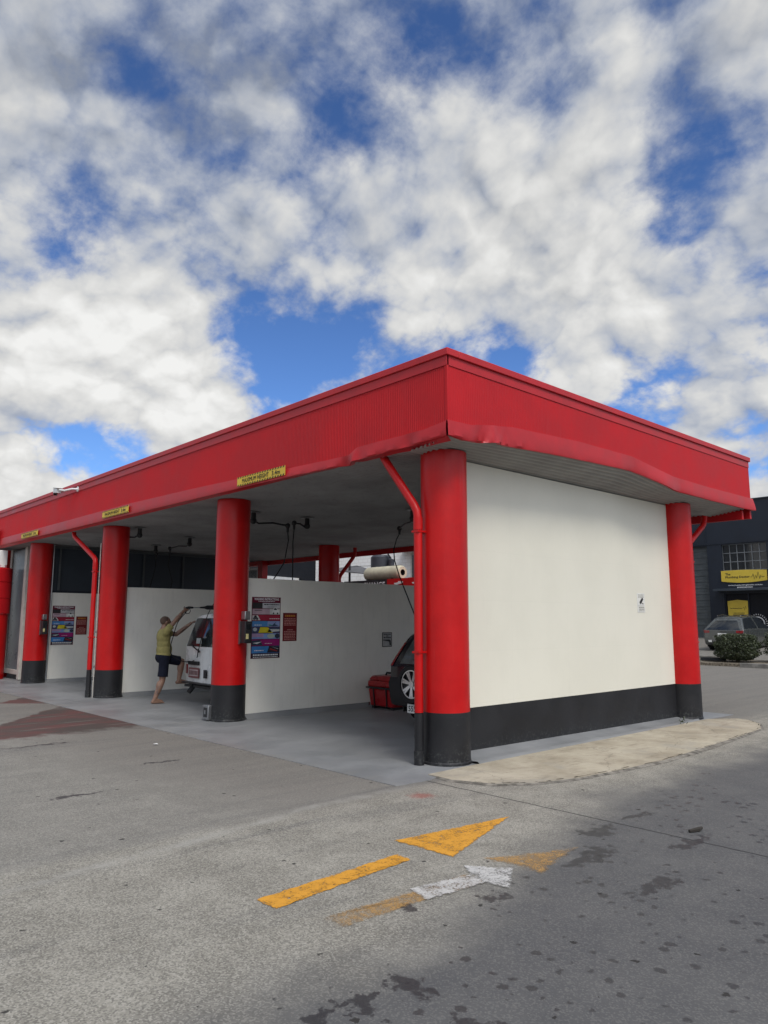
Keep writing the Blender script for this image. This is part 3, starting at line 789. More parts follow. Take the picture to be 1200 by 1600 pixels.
# end wall --------------------------------------------------------------
b = MB(); b.box(-0.10, 0.0, 0.22, 5.46, ZB, 3.47, WHITE); ew = b.build('end_wall', bld)
b = MB(); b.box(-0.102, 0.002, 0.22, 5.46, 0.0, ZB - 0.001, BLACK)
q = b.build('wall_base_band', None); q.data.transform(Matrix.Translation(-bld.location)); q.parent = ew
b = MB(); vs = []
YY = np.linspace(0.15, 5.52, 40)
for y in YY:
    wv = 0.012 * math.sin(y * 3.1) + 0.008 * math.sin(y * 9.7); h = 0.085 - 0.008 * y
    for (px_, pz_) in ((0.003, h), (0.05, h * 0.92 - 0.005), (0.13, h * 0.62), (0.22, h * 0.35), (0.31 + wv, 0.034), (0.36 + wv, 0.0)):
        vs.append((px_, y, pz_))
b.add(vs, [(i * 6 + k, (i) * 6 + k + 1, (i + 1) * 6 + k + 1, (i + 1) * 6 + k) for i in range(len(YY) - 1) for k in range(5)], SLAB)
q = b.build('cove', None, smooth=60); q.data.transform(Matrix.Translation(-bld.location)); q.parent = ew

# downpipes (red above the black band, black below) --------------------------
def pipe(pts, r=0.049):
    b = MB()
    P = [Vector(q) for q in pts]
    # round the bends
    path = [P[0]]
    for i in range(1, len(P) - 1):
        a = (P[i - 1] - P[i]).normalized(); c = (P[i + 1] - P[i]).normalized()
        for t in (0.0, 0.5, 1.0):
            A = P[i] + a * 0.09; C = P[i] + c * 0.09
            path.append((1 - t) ** 2 * A + 2 * t * (1 - t) * P[i] + t * t * C)
    path.append(P[-1])
    b.tube(path, r, RED, 20)
    for i in (1, len(path) - 2):
        d = (path[min(i + 1, len(path) - 1)] - path[i]).normalized()
    vtop = P[-2]; b.tube([vtop - Vector((0, 0, 0.08)), vtop - Vector((0, 0, 0.22))], r + 0.006, RED, 20)
    for z in (2.55, 1.2):
        b.box(P[-1].x - r - 0.003, P[-1].x + r + 0.003, P[-1].y - r - 0.003, P[-1].y + r + 0.05, z, z + 0.022, RED)
    o = b.build('downpipe', bld)
    e_ = P[-1]; b = MB(); b.tube([(e_.x, e_.y, 0.01), (e_.x, e_.y, ZB - 0.005)], r + 0.0015, BLACK, 20)
    b.tube([(e_.x, e_.y, 0.008), (e_.x, e_.y, 0.15)], r + 0.008, BLACK, 20)
    q = b.build('pipe_base', None); q.data.transform(Matrix.Translation(-bld.location)); q.parent = o
pipe([(-0.66, -0.36, 3.53), (-0.62, -0.36, 3.47), (-0.085, -0.345, 2.80), (-0.085, -0.345, ZB)])
pipe([(-10.95, -0.33, 3.55), (-10.95, -0.33, 3.42), (-9.60, -0.33, 2.82), (-9.60, -0.33, ZB)])
pipe([(0.05, 6.75, 3.40), (0.05, 6.70, 3.25), (0.05, 6.04, 2.85), (0.05, 6.04, ZB)])
pipe([(-9.12, 6.34, 3.48), (-9.12, 6.34, 3.28), (-9.42, 6.05, 2.70), (-9.42, 6.05, ZB)])
b = MB(); b.tube([(-9.475, -0.285, SZ), (-9.475, -0.285, 3.15)], 0.009, CREAM, 10)
for z in (0.6, 1.3, 2.4): b.tube([(-9.475, -0.285, z), (-9.475, -0.285, z + 0.04)], 0.013, STEEL, 10)
b.build('conduit', bld)
b = MB(); b.tube([(-13.98, 0.27, SZ), (-13.98, 0.27, 3.5)], 0.02, STEEL, 10); b.build('conduit', bld)

# ------------------------------------------------------------------ partitions
PARTW = simple('partition_white', (0.82, 0.80, 0.725), 0.5, var=0.03, vscale=1.2, dirt=0.1)
def partition(x, label, top=2.245, upper=False):
    t = thing('partition_wall', label, 'wall', (x, 2.9, 0))
    b = MB(); b.box(x - 0.09, x + 0.09, 0.24, 5.48, 0.075, top, PARTW); b.build('panel', t, bevel=0.006)
    b = MB(); vs = []
    for sgn in (1, -1):
        b.prism([(x + sgn * 0.0, 0.25, 0.0), (x + sgn * 0.20, 0.25, 0.0), (x + sgn * 0.115, 0.25, 0.06), (x + sgn * 0.092, 0.25, 0.085), (x, 0.25, 0.085)][::sgn], (0, 5.2, 0), SLAB)
    b.build('cove', t)
    if upper:
        b = MB(); b.box(x - 0.05, x + 0.05, 0.2, 5.48, top + 0.002, ZC - 0.03, NAVYI); b.build('upper_panel', t)
        b = MB(); b.box(x + 0.051, x + 0.085, 0.2, 5.48, top + 0.004, top + 0.05, NAVY)
        b.box(x + 0.051, x + 0.085, 0.2, 5.48, ZC - 0.09, ZC - 0.03, GREYD)
        for y in (0.42, 3.9, 2.7): b.box(x + 0.086, x + 0.105, y, y + 0.05, top + 0.06, ZC - 0.1, GREYD)
        b.build('trim', t)
    return t
partition(-4.69, 'low white partition behind the second column, carrying the clearest poster')
partition(-9.40, 'low white partition behind the man and the white van, without signs')
partition(-14.10, 'white partition with dark navy panelling up to the ceiling behind the farthest red column', 2.26, True)

# ------------------------------------------------------------------ signs
def hazard(xc, zc, yy, lab):
    t = thing('height_sign', lab, 'sign', (xc, yy, zc), 'maximum height signs along the fascia')
    b = MB(); w_, h_ = 1.24, 0.135
    b.box(xc - w_ / 2, xc + w_ / 2, yy - 0.006, yy, zc - h_ / 2, zc + h_ / 2, YELLOW)
    o = b.build('sign_board', t)
    b = MB(); n = 19; s_ = w_ / n
    for i in range(n):
        xa = xc - w_ / 2 + i * s_
        for (z0_, z1_, sh) in ((h_ / 2 - 0.022, h_ / 2, 0.5), (-h_ / 2, -h_ / 2 + 0.022, 0.5)):
            b.poly([(xa + 0.1 * s_, yy - 0.008, zc + z0_), (xa + 0.6 * s_, yy - 0.008, zc + z0_), (xa + 0.9 * s_, yy - 0.008, zc + z1_), (xa + 0.4 * s_, yy - 0.008, zc + z1_)], TXTK)
    b.text('MAXIMUM HEIGHT', (xc - 0.13, yy - 0.008, zc), (1, 0, 0), (0, 0, 1), 0.062, TXTK, width=0.70, fat=0.002)
    b.text('3.4m', (xc + 0.40, yy - 0.008, zc), (1, 0, 0), (0, 0, 1), 0.062, TXTK, width=0.20, fat=0.002)
    b.build('lettering', t)
TY = YF - 0.062
hazard(-3.075, 3.605, TY, 'yellow maximum height sign on the fascia, the most readable and closest to the dented corner')
hazard(-8.20, 3.64, TY, 'yellow height sign on the fascia above the third column, middle of three')
hazard(-13.36, 3.64, TY, 'smallest yellow height sign on the fascia, beside the left edge of the photo')

PC = {}
def pm(c, rough=0.45):
    k = tuple(round(q, 3) for q in c)
    if k not in PC: PC[k] = simple('print_ink', c, rough, 0.4, var=0.08, vscale=6)
    return PC[k]
def tiny_lines(b, x, y0, y1, z, h, m, k):
    """a row of illegible small print: word-sized dashes"""
    r_ = random.Random(k); y = y0
    while y < y1 - 0.005:
        L_ = min(y1 - y, r_.uniform(0.012, 0.04)); b.poly([(x, y, z), (x, y + L_, z), (x, y + L_, z + h), (x, y, z + h)], m); y += L_ + 0.008
def poster(x, y0, z0, lab, group):
    t = thing('instruction_poster', lab, 'poster', (x, y0 + 0.28, z0), group)
    W_, H_ = 0.56, 0.995
    b = MB(); b.box(x, x + 0.006, y0, y0 + W_, z0, z0 + H_, pm((0.10, 0.006, 0.02)))
    b.build('poster_board', t)
    b = MB(); q = x + 0.0075
    def R(u0, u1, v0, v1, c, lift=0):
        b.poly([(q + lift, y0 + u0 * W_, z0 + v0 * H_), (q + lift, y0 + u1 * W_, z0 + v0 * H_), (q + lift, y0 + u1 * W_, z0 + v1 * H_), (q + lift, y0 + u0 * W_, z0 + v1 * H_)], pm(c))
    def P(pts, c, lift=0.001):
        b.poly([(q + lift, y0 + u * W_, z0 + v * H_) for u, v in pts], pm(c))
    def blob(u, v, ru, rv, c, lift=0.001):
        P([(u + ru * math.cos(a), v + rv * math.sin(a)) for a in np.linspace(0, 2 * math.pi, 13)[:-1]], c, lift)
    def car(u, v, s, c):
        P([(u - s, v), (u + s, v), (u + s, v + 0.35 * s), (u + 0.55 * s, v + 0.42 * s), (u + 0.25 * s, v + 0.75 * s), (u - 0.4 * s, v + 0.75 * s), (u - 0.7 * s, v + 0.4 * s), (u - s, v + 0.3 * s)], c, 0.0015)
        P([(u - 0.5 * s, v + 0.42 * s), (u + 0.4 * s, v + 0.42 * s), (u + 0.18 * s, v + 0.66 * s), (u - 0.34 * s, v + 0.66 * s)], (0.02, 0.025, 0.03), 0.002)
        for k in (-0.55, 0.55): blob(u + k * s, v, 0.2 * s, 0.11 * s, (0.01, 0.01, 0.01), 0.0025)
    R(0.02, 0.98, 0.915, 0.995, (0.14, 0.005, 0.025))
    R(0.02, 0.98, 0.815, 0.905, (0.52, 0.52, 0.53)); R(0.02, 0.36, 0.815, 0.905, (0.03, 0.03, 0.03), 0.0004)
    R(0.02, 0.98, 0.715, 0.805, (0.50, 0.36, 0.40)); R(0.62, 0.98, 0.715, 0.805, (0.62, 0.62, 0.58), 0.0004); car(0.82, 0.735, 0.13, (0.72, 0.72, 0.70))
    R(0.02, 0.98, 0.615, 0.705, (0.34, 0.02, 0.045)); P([(0.02, 0.62), (0.30, 0.62), (0.20, 0.70), (0.02, 0.70)], (0.66, 0.66, 0.62)); car(0.13, 0.63, 0.09, (0.08, 0.08, 0.09))
    R(0.02, 0.98, 0.515, 0.605, (0.08, 0.25, 0.52)); R(0.55, 0.98, 0.515, 0.605, (0.26, 0.34, 0.58), 0.0004); P([(0.58, 0.53), (0.72, 0.54), (0.86, 0.60), (0.80, 0.555), (0.95, 0.53), (0.75, 0.52)], (0.03, 0.06, 0.10)); R(0.58, 0.68, 0.535, 0.550, (0.04, 0.35, 0.18), 0.002)
    R(0.02, 0.98, 0.415, 0.505, (0.05, 0.07, 0.14)); P([(0.24, 0.415), (0.74, 0.415), (0.56, 0.505), (0.30, 0.505)], (0.72, 0.60, 0.03)); P([(0.55, 0.42), (0.98, 0.44), (0.98, 0.47), (0.60, 0.475)], (0.60, 0.62, 0.60)); blob(0.12, 0.47, 0.07, 0.03, (0.55, 0.6, 0.6))
    R(0.02, 0.98, 0.315, 0.405, (0.20, 0.32, 0.58)); R(0.02, 0.42, 0.345, 0.40, (0.42, 0.28, 0.44), 0.0004); blob(0.68, 0.36, 0.14, 0.035, (0.45, 0.52, 0.42)); blob(0.90, 0.36, 0.09, 0.04, (0.03, 0.04, 0.06))
    R(0.02, 0.98, 0.205, 0.305, (0.30, 0.012, 0.14)); P([(0.02, 0.21), (0.40, 0.21), (0.30, 0.30), (0.02, 0.29)], (0.03, 0.04, 0.07)); P([(0.05, 0.25), (0.36, 0.27), (0.2, 0.235)], (0.70, 0.72, 0.72), 0.002)
    R(0.02, 0.98, 0.085, 0.195, (0.05, 0.22, 0.52)); P([(0.55, 0.09), (0.98, 0.09), (0.98, 0.19), (0.62, 0.195)], (0.02, 0.02, 0.03)); P([(0.66, 0.16), (0.92, 0.12), (0.9, 0.105), (0.64, 0.14)], (0.30, 0.03, 0.03), 0.002); P([(0.7, 0.185), (0.95, 0.15), (0.93, 0.145)], (0.6, 0.6, 0.6), 0.002)
    R(0.02, 0.98, 0.008, 0.082, (0.025, 0.02, 0.03))
    b.build('printed_panels', t, smooth=0)
    b = MB(); q2 = x + 0.0115
    b.text('WASHING INSTRUCTIONS', (q2, y0 + W_ / 2, z0 + H_ * 0.966), (0, 1, 0), (0, 0, 1), 0.036, TXTW, width=0.48, fat=0.0012)
    tiny_lines(b, q2, y0 + 0.12, y0 + 0.44, z0 + H_ * 0.926, 0.010, TXTW, 1)
    tiny_lines(b, q2, y0 + 0.23, y0 + 0.53, z0 + H_ * 0.87, 0.016, TXTK, 2)
    tiny_lines(b, q2, y0 + 0.30, y0 + 0.48, z0 + H_ * 0.835, 0.008, TXTK, 3)
    tiny_lines(b, q2, y0 + 0.05, y0 + 0.19, z0 + H_ * 0.775, 0.014, TXTK, 4)
    tiny_lines(b, q2, y0 + 0.34, y0 + 0.54, z0 + H_ * 0.640, 0.010, TXTW, 5)
    tiny_lines(b, q2, y0 + 0.05, y0 + 0.20, z0 + H_ * 0.535, 0.012, TXTW, 6)
    tiny_lines(b, q2, y0 + 0.26, y0 + 0.40, z0 + H_ * 0.235, 0.008, TXTW, 7)
    tiny_lines(b, q2, y0 + 0.06, y0 + 0.24, z0 + H_ * 0.12, 0.014, TXTW, 8)
    tiny_lines(b, q2, y0 + 0.04, y0 + 0.52, z0 + H_ * 0.044, 0.022, TXTW, 9)
    tiny_lines(b, q2, y0 + 0.04, y0 + 0.52, z0 + H_ * 0.016, 0.010, TXTW, 10)
    b.build('lettering', t, smooth=0)
PXW = -4.69 + 0.091
poster(PXW, 0.335, 0.945, 'tall colourful washing instructions poster beside the second column, the larger looking of two', 'washing instruction posters')
poster(-14.10 + 0.091, 0.335, 0.93, 'tall colourful washing instructions poster beside the farthest column at the left', 'washing instruction posters')
def warn(x, y0, z0, lab):
    t = thing('warning_sign', lab, 'sign', (x, y0 + 0.14, z0), 'dark red attention signs')
    b = MB(); b.box(x, x + 0.005, y0, y0 + 0.285, z0, z0 + 0.47, pm((0.15, 0.008, 0.012))); b.build('sign_board', t)
    b = MB(); q = x + 0.0065
    m_ = pm((0.55, 0.25, 0.22)); o_ = pm((0.55, 0.22, 0.03))
    tiny_lines(b, q, y0 + 0.04, y0 + 0.245, z0 + 0.405, 0.032, o_, 11)
    for i in range(5): tiny_lines(b, q, y0 + 0.025, y0 + 0.26, z0 + 0.365 - i * 0.026, 0.013, m_, 20 + i)
    tiny_lines(b, q, y0 + 0.09, y0 + 0.20, z0 + 0.18, 0.014, m_, 30)
    for i in range(6): tiny_lines(b, q, y0 + 0.025, y0 + 0.26, z0 + 0.152 - i * 0.026, 0.013, m_, 40 + i)
    b.build('lettering', t, smooth=0)
warn(PXW, 0.952, 1.215, 'small dark red notice to the right of the nearer instructions poster')
warn(-14.10 + 0.091, 0.945, 1.185, 'small dark red notice next to the poster by the farthest column')
t = thing('gun_return_sign', 'small black framed sign with a spray gun picture on the partition beside the dark car', 'sign', (PXW, 3.340, 1.07))
b = MB(); b.box(PXW, PXW + 0.004, 3.210, 3.460, 1.07, 1.34, TXTK); b.build('frame', t)
b = MB(); q = PXW + 0.0055
b.poly([(q, 3.225, 1.085), (q, 3.445, 1.085), (q, 3.445, 1.325), (q, 3.225, 1.325)], pm((0.40, 0.40, 0.39))); b.build('face', t)
b = MB(); q = PXW + 0.007
tiny_lines(b, q, 3.245, 3.425, 1.292, 0.020, TXTK, 50); tiny_lines(b, q, 3.310, 3.360, 1.262, 0.018, TXTK, 51); tiny_lines(b, q, 3.245, 3.425, 1.232, 0.020, TXTK, 52)
b.poly([(q, 3.230, 1.205), (q, 3.390, 1.205), (q, 3.425, 1.185), (q, 3.435, 1.10), (q, 3.395, 1.10), (q, 3.385, 1.165), (q, 3.340, 1.175), (q, 3.230, 1.19)], TXTK)
b.build('lettering', t, smooth=0)
t = thing('camera_notice', 'small white video surveillance notice on the big white end wall', 'sign', (0.0, 4.44, 1.69))
b = MB(); b.box(0.0, 0.004, 4.33, 4.56, 1.69, 1.985, pm((0.70, 0.69, 0.64))); b.build('sign_board', t)
b = MB(); q = 0.0055
b.obox((q, 4.455, 1.868), (0.0008, 0, 0), (0, 0.045, 0.038), (0, -0.013, 0.018), TXTK)
b.poly([(q, 4.45, 1.835), (q, 4.47, 1.82), (q, 4.52, 1.812), (q, 4.52, 1.83), (q, 4.475, 1.838), (q, 4.46, 1.85)], pm((0.25, 0.25, 0.22)))
gt = pm((0.42, 0.41, 0.36))
for i, z in enumerate((1.955, 1.935, 1.915)): tiny_lines(b, q, 4.36, 4.535, z, 0.012, gt, 60 + i)
b.poly([(q, 4.35, 1.795), (q, 4.54, 1.795), (q, 4.54, 1.789), (q, 4.35, 1.789)], gt)
for i, z in enumerate((1.762, 1.735, 1.712)): tiny_lines(b, q, 4.37, 4.53, z, 0.011, pm((0.22, 0.21, 0.15)) if i < 2 else gt, 70 + i)
b.build('lettering', t, smooth=0)

# security camera on the fascia
t = thing('security_camera', 'white bullet security camera fixed high on the red fascia', 'camera', (-10.6, YF, 4.40))
b = MB(); b.obox((-10.85, YF - 0.30, 4.375), (0.20, -0.03, -0.03), (0.01, 0.05, 0), (0.006, 0, 0.05), WHITEP); b.obox((-10.83, YF - 0.30, 4.435), (0.24, -0.035, -0.036), (0.012, 0.065, 0), (0.001, 0, 0.008), WHITEP); b.build('camera_body', t, bevel=0.008)
b = MB(); b.obox((-11.06, YF - 0.268, 4.343), (0.008, 0, 0), (0, 0.042, 0), (0, 0, 0.042), GLASS); b.build('lens', t)
b = MB(); b.tube([(-10.62, YF - 0.33, 4.36), (-10.5, YF - 0.26, 4.34), (-10.42, YF - 0.14, 4.38), (-10.40, YF - 0.01, 4.39)], 0.022, WHITEP, 10); b.cyl((-10.40, YF - 0.03, 4.39), (-10.40, YF, 4.39), 0.06, 0.06, WHITEP, 16); b.build('bracket', t)

# coin boxes on the columns
def coin_box(x, lab):
    t = thing('payment_box', lab, 'coin machine', (x + 0.33, 0.06, 1.2), 'coin boxes on the red columns')
    cx = x + 0.26; y0, y1 = 0.0, 0.125
    b = MB(); b.box(cx + 0.02, cx + 0.19, y0, y1, 1.205, 1.545, BLKPL); b.box(cx - 0.10, cx + 0.019, y0 + 0.02, y1 - 0.02, 1.26, 1.5, BLKPL); b.build('case', t, bevel=0.008)
    b = MB(); b.box(cx - 0.005, cx + 0.05, y0 - 0.014, y0 - 0.001, 1.19, 1.56, STEEL); b.build('side_plate', t)
    b = MB(); b.box(cx + 0.04, cx + 0.16, y0 + 0.01, y1 - 0.02, 1.57, 1.70, STEEL); b.build('hood', t, bevel=0.01)
    b = MB(); b.box(cx + 0.191, cx + 0.195, y0 + 0.015, y0 + 0.06, 1.27, 1.35, pm((0.60, 0.52, 0.25))); b.build('label_plate', t)
    b = MB(); b.box(cx + 0.191, cx + 0.195, y0 + 0.03, y1 - 0.03, 1.42, 1.50, GLASS); b.build('display', t)
coin_box(-4.69, 'black coin box with yellow label on the second red column')
coin_box(-14.10, 'black coin box on the farthest red column at the left')
# junction box low on column two
t = thing('power_outlet', 'small weathered grey outlet cover low on the second column', 'outlet', (-4.79, -0.29, 0.05))
b = MB(); b.box(-4.90, -4.72, -0.325, -0.262, 0.03, 0.245, STEEL); b.build('cover', t, bevel=0.006)
b = MB(); b.box(-4.865, -4.755, -0.329, -0.324, 0.065, 0.21, BLKPL); b.box(-4.83, -4.79, -0.336, -0.328, 0.11, 0.17, STEEL); b.build('flap', t)

# ------------------------------------------------------------------ hose booms under the ceiling
def sag(a, bb, dz, n=14):
    a = Vector(a); bb = Vector(bb)
    return [a.lerp(bb, i / n) - Vector((0, 0, dz * 4 * (i / n) * (1 - i / n))) for i in range(n + 1)]
def boom(pivot, end, hose, lab):
    t = thing('hose_boom', lab, 'hose boom', pivot, 'ceiling hose booms in the wash bays')
    P = Vector(pivot); E_ = Vector(end)
    b = MB(); b.box(P.x - 0.09, P.x + 0.09, P.y - 0.09, P.y + 0.09, P.z - 0.02, P.z, STEEL); b.cyl(P - Vector((0, 0, 0.16)), P, 0.045, 0.045, BLKPL, 16); b.ell(P - Vector((0, 0, 0.16)), 0.06, 0.06, 0.06, BLKPL); b.build('swivel', t)
    b = MB(); mid = P.lerp(E_, 0.55) - Vector((0, 0, 0.06))
    b.tube([P - Vector((0, 0, 0.15)), P.lerp(E_, 0.15) - Vector((0, 0, 0.17)), mid, E_], 0.017, BLKPL, 10); b.ell(E_, 0.05, 0.05, 0.05, BLKPL); b.cyl(E_, E_ - Vector((0, 0, 0.12)), 0.028, 0.022, BLKPL, 12); b.build('arm', t)
    b = MB(); b.tube([E_ - Vector((0, 0, 0.1))] + [Vector(q) for q in hose], 0.011, RUBBER, 8); b.build('hose', t)
boom((-5.47, 0.87, 3.49), (-5.30, 1.50, 3.28), [(-5.30, 1.52, 3.0), (-5.32, 1.45, 2.6), (-5.6, 1.2, 2.0)], 'black swivelling hose boom on the ceiling just behind the second column')
boom((-5.41, 2.02, 3.49), (-5.41, 1.72, 3.36), [(-5.41, 1.70, 3.0), (-5.41, 1.71, 2.0), (-5.2, 1.8, 1.2)], 'black hose boom with a long straight drop over the nearer partition')
boom((-3.3, 2.75, 3.49), (-4.55, 3.62, 3.34), [(-4.72, 3.70, 3.15), (-4.78, 3.68, 2.95), (-4.62, 3.55, 2.72), (-4.1, 3.2, 2.35), (-3.35, 2.8, 1.72), (-2.6, 2.4, 1.1), (-2.2, 2.2, 0.75), (-2.0, 2.05, 0.9)], 'black hose boom over the dark car, its hose slanting down behind the corner column')
boom((-10.0, 2.0, 3.49), (-11.2, 2.1, 3.32), [(-11.25, 2.1, 2.9), (-11.2, 2.2, 2.5), (-11.32, 2.2, 2.2)], 'black hose boom above the white van with a kinked hose')
boom((-12.2, 2.2, 3.49), (-13.0, 2.6, 3.32), [(-13.05, 2.6, 2.9), (-13.1, 2.5, 2.4)], 'black hose boom on the ceiling in front of the navy panelling')
boom((-9.05, 0.35, 3.49), (-9.75, -0.05, 3.28), [(-9.8, 0.33, 3.1), (-9.78, 0.34, 2.3)], 'black hose boom crossing the top of the third column')

# ------------------------------------------------------------------ cars
def catmull(T, n):
    """refine a list of station tuples (arrays) with Catmull-Rom"""
    T = [np.array(q, float) for q in T]; out = []
    for i in range(len(T) - 1):
        p0 = T[max(i - 1, 0)]; p1 = T[i]; p2 = T[i + 1]; p3 = T[min(i + 2, len(T) - 1)]
        for k in range(n):
            t = k / n
            q = 0.5 * (2 * p1 + (p2 - p0) * t + (2 * p0 - 5 * p1 + 4 * p2 - p3) * t * t + (3 * p1 - p0 - 3 * p2 + p3) * t ** 3)
            out.append(q)
    out.append(T[-1]); return out

class Car:
    """stations: (y, z_bottom, z_belt, z_top, half_bottom, half_belt, half_top, shear_top, crown)"""
    LV = [(0.0, 0), (0.06, 0), (0.35, 0), (0.7, 0), (0.95, 0), (1.0, 0), (0.06, 1), (0.3, 1), (0.6, 1), (0.88, 1), (0.96, 1), (1.0, 1)]
    def __init__(s, stations, root, rear_bulge=0.05, front_bulge=0.1, ref=3):
        s.S = catmull(stations, ref); s.root = root; s.rb = rear_bulge; s.fb = front_bulge
        s.rings = [s.half(q) for q in s.S]
    def half(s, q):
        y, zb, zm, zt, wb, wm, wt, sh, cr = q
        out = []
        for (t, seg) in s.LV:
            if seg == 0:
                z = zb + (zm - zb) * t
                w_ = wb + (wm - wb) * math.sin(min(t, 1) * math.pi / 2) ** 0.8
                if t < 0.05: w_ = wb * 0.96
                if 0.2 < t < 0.8: w_ += 0.012
                yy = y + 0.02 * 0
            else:
                z = zm + (zt - zm) * t
                w_ = wm + (wt - wm) * t
                if t > 0.95: w_ -= 0.05 * (t - 0.95) / 0.05 * min(1, (zt - zm) / 0.3)
                yy = y + sh * t ** 1.15
            out.append((w_, yy, z))
        return out
    def side(s, u, v, sg, off=0.0):
        i = min(max(u, 0), len(s.rings) - 1.001); j = min(max(v, 0), len(s.LV) - 1.001)
        i0 = int(i); j0 = int(j); fi = i - i0; fj = j - j0
        def P(a, c): q = s.rings[a][c]; return Vector((sg * q[0], q[1], q[2]))
        p = P(i0, j0) * (1 - fi) * (1 - fj) + P(i0 + 1, j0) * fi * (1 - fj) + P(i0, j0 + 1) * (1 - fi) * fj + P(i0 + 1, j0 + 1) * fi * fj
        du = P(i0 + 1, j0) - P(i0, j0); dv = P(i0, j0 + 1) - P(i0, j0)
        n = du.cross(dv)
        if n.length < 1e-9: n = Vector((sg, 0, 0))
        n.normalize()
        if n.x * sg < 0: n = -n
        return p + n * off
    def end(s, sx, v, front=False, off=0.0):
        r = s.rings[-1 if front else 0]; j = min(max(v, 0), len(s.LV) - 1.001); j0 = int(j); fj = j - j0
        a = r[j0]; c = r[j0 + 1]
        w_ = a[0] + (c[0] - a[0]) * fj; y = a[1] + (c[1] - a[1]) * fj; z = a[2] + (c[2] - a[2]) * fj
        bl = (s.fb if front else -s.rb) * (1 - sx * sx)
        return Vector((sx * w_, y + bl + (off if front else -off), z))
    def body(s, m, name='body'):
        b = MB(); nL = len(s.LV); K_ = 6
        vs = []; ns = len(s.rings)
        W = None
        for i, r in enumerate(s.rings):
            row = [Vector((q[0], q[1], q[2])) for q in r]
            tp = r[-1]; cr = s.S[i][8]
            roof = [Vector((tp[0] * math.cos(math.pi * k / K_), tp[1], tp[2] + cr * math.sin(math.pi * k / K_))) for k in range(1, K_)]
            row += roof + [Vector((-q[0], q[1], q[2])) for q in r[::-1]]
            W = len(row); vs += row
        fs = [(i * W + k, (i + 1) * W + k, (i + 1) * W + k + 1, i * W + k + 1) for i in range(ns - 1) for k in range(W - 1)]
        fs += [(i * W, i * W + W - 1, (i + 1) * W + W - 1, (i + 1) * W) for i in range(ns - 1)]
        off = s.root.location
        b.add([v + off for v in vs], fs, m)
        for front in (False, True):
            nx = 10
            g = [s.end(-1 + 2 * k / nx, j, front) + off for j in range(nL) for k in range(nx + 1)]
            for j in range(nL): pass
            # exact top row
            r = s.rings[-1 if front else 0]; cr = s.S[-1 if front else 0][8]
            for k in range(nx + 1):
                sx = -1 + 2 * k / nx; tp = r[-1]
                g[(nL - 1) * (nx + 1) + k] = Vector((sx * tp[0], tp[1] + (s.fb if front else -s.rb) * 0.6 * (1 - sx * sx), tp[2] + cr * math.sqrt(max(0, 1 - sx * sx)))) + off
            f2 = [(j * (nx + 1) + k, j * (nx + 1) + k + 1, (j + 1) * (nx + 1) + k + 1, (j + 1) * (nx + 1) + k) for j in range(nL - 1) for k in range(nx)]
            if front: f2 = [q[::-1] for q in f2]
            b.add(g, f2, m)
            # roof-end filler
            top = [Vector((r[-1][0] * math.cos(math.pi * k / K_), r[-1][1], r[-1][2] + cr * math.sin(math.pi * k / K_))) + off for k in range(K_ + 1)]
            low = [g[(nL - 1) * (nx + 1) + nx - round(k * nx / K_)] for k in range(K_ + 1)]
            f3 = [(k, k + 1, K_ + 1 + k + 1, K_ + 1 + k) for k in range(K_)]
            b.add(top + low, f3, m)
        o = b.build(name, s.root, smooth=40, weld=True)
        return o
    def spatch(s, sg, quad, m, name, off=0.006, n=8, into=None):
        """side patch: quad = four (u,v) corners"""
        b = into or MB(); o = s.root.location
        q = [np.array(k, float) for k in quad]
        def fn(a, c):
            uv = q[0] * (1 - a) * (1 - c) + q[1] * a * (1 - c) + q[2] * a * c + q[3] * (1 - a) * c
            return s.side(uv[0], uv[1], sg, off) + o
        b.grid(fn, n, n, m)
        if into is None: return b.build(name, s.root, smooth=50)
    def epatch(s, quad, m, name, off=0.008, n=8, front=False, into=None):
        b = into or MB(); o = s.root.location; q = [np.array(k, float) for k in quad]
        def fn(a, c):
            uv = q[0] * (1 - a) * (1 - c) + q[1] * a * (1 - c) + q[2] * a * c + q[3] * (1 - a) * c
            return s.end(uv[0], uv[1], front, off) + o
        b.grid(fn, n, n, m)
        if into is None: return b.build(name, s.root, smooth=50)

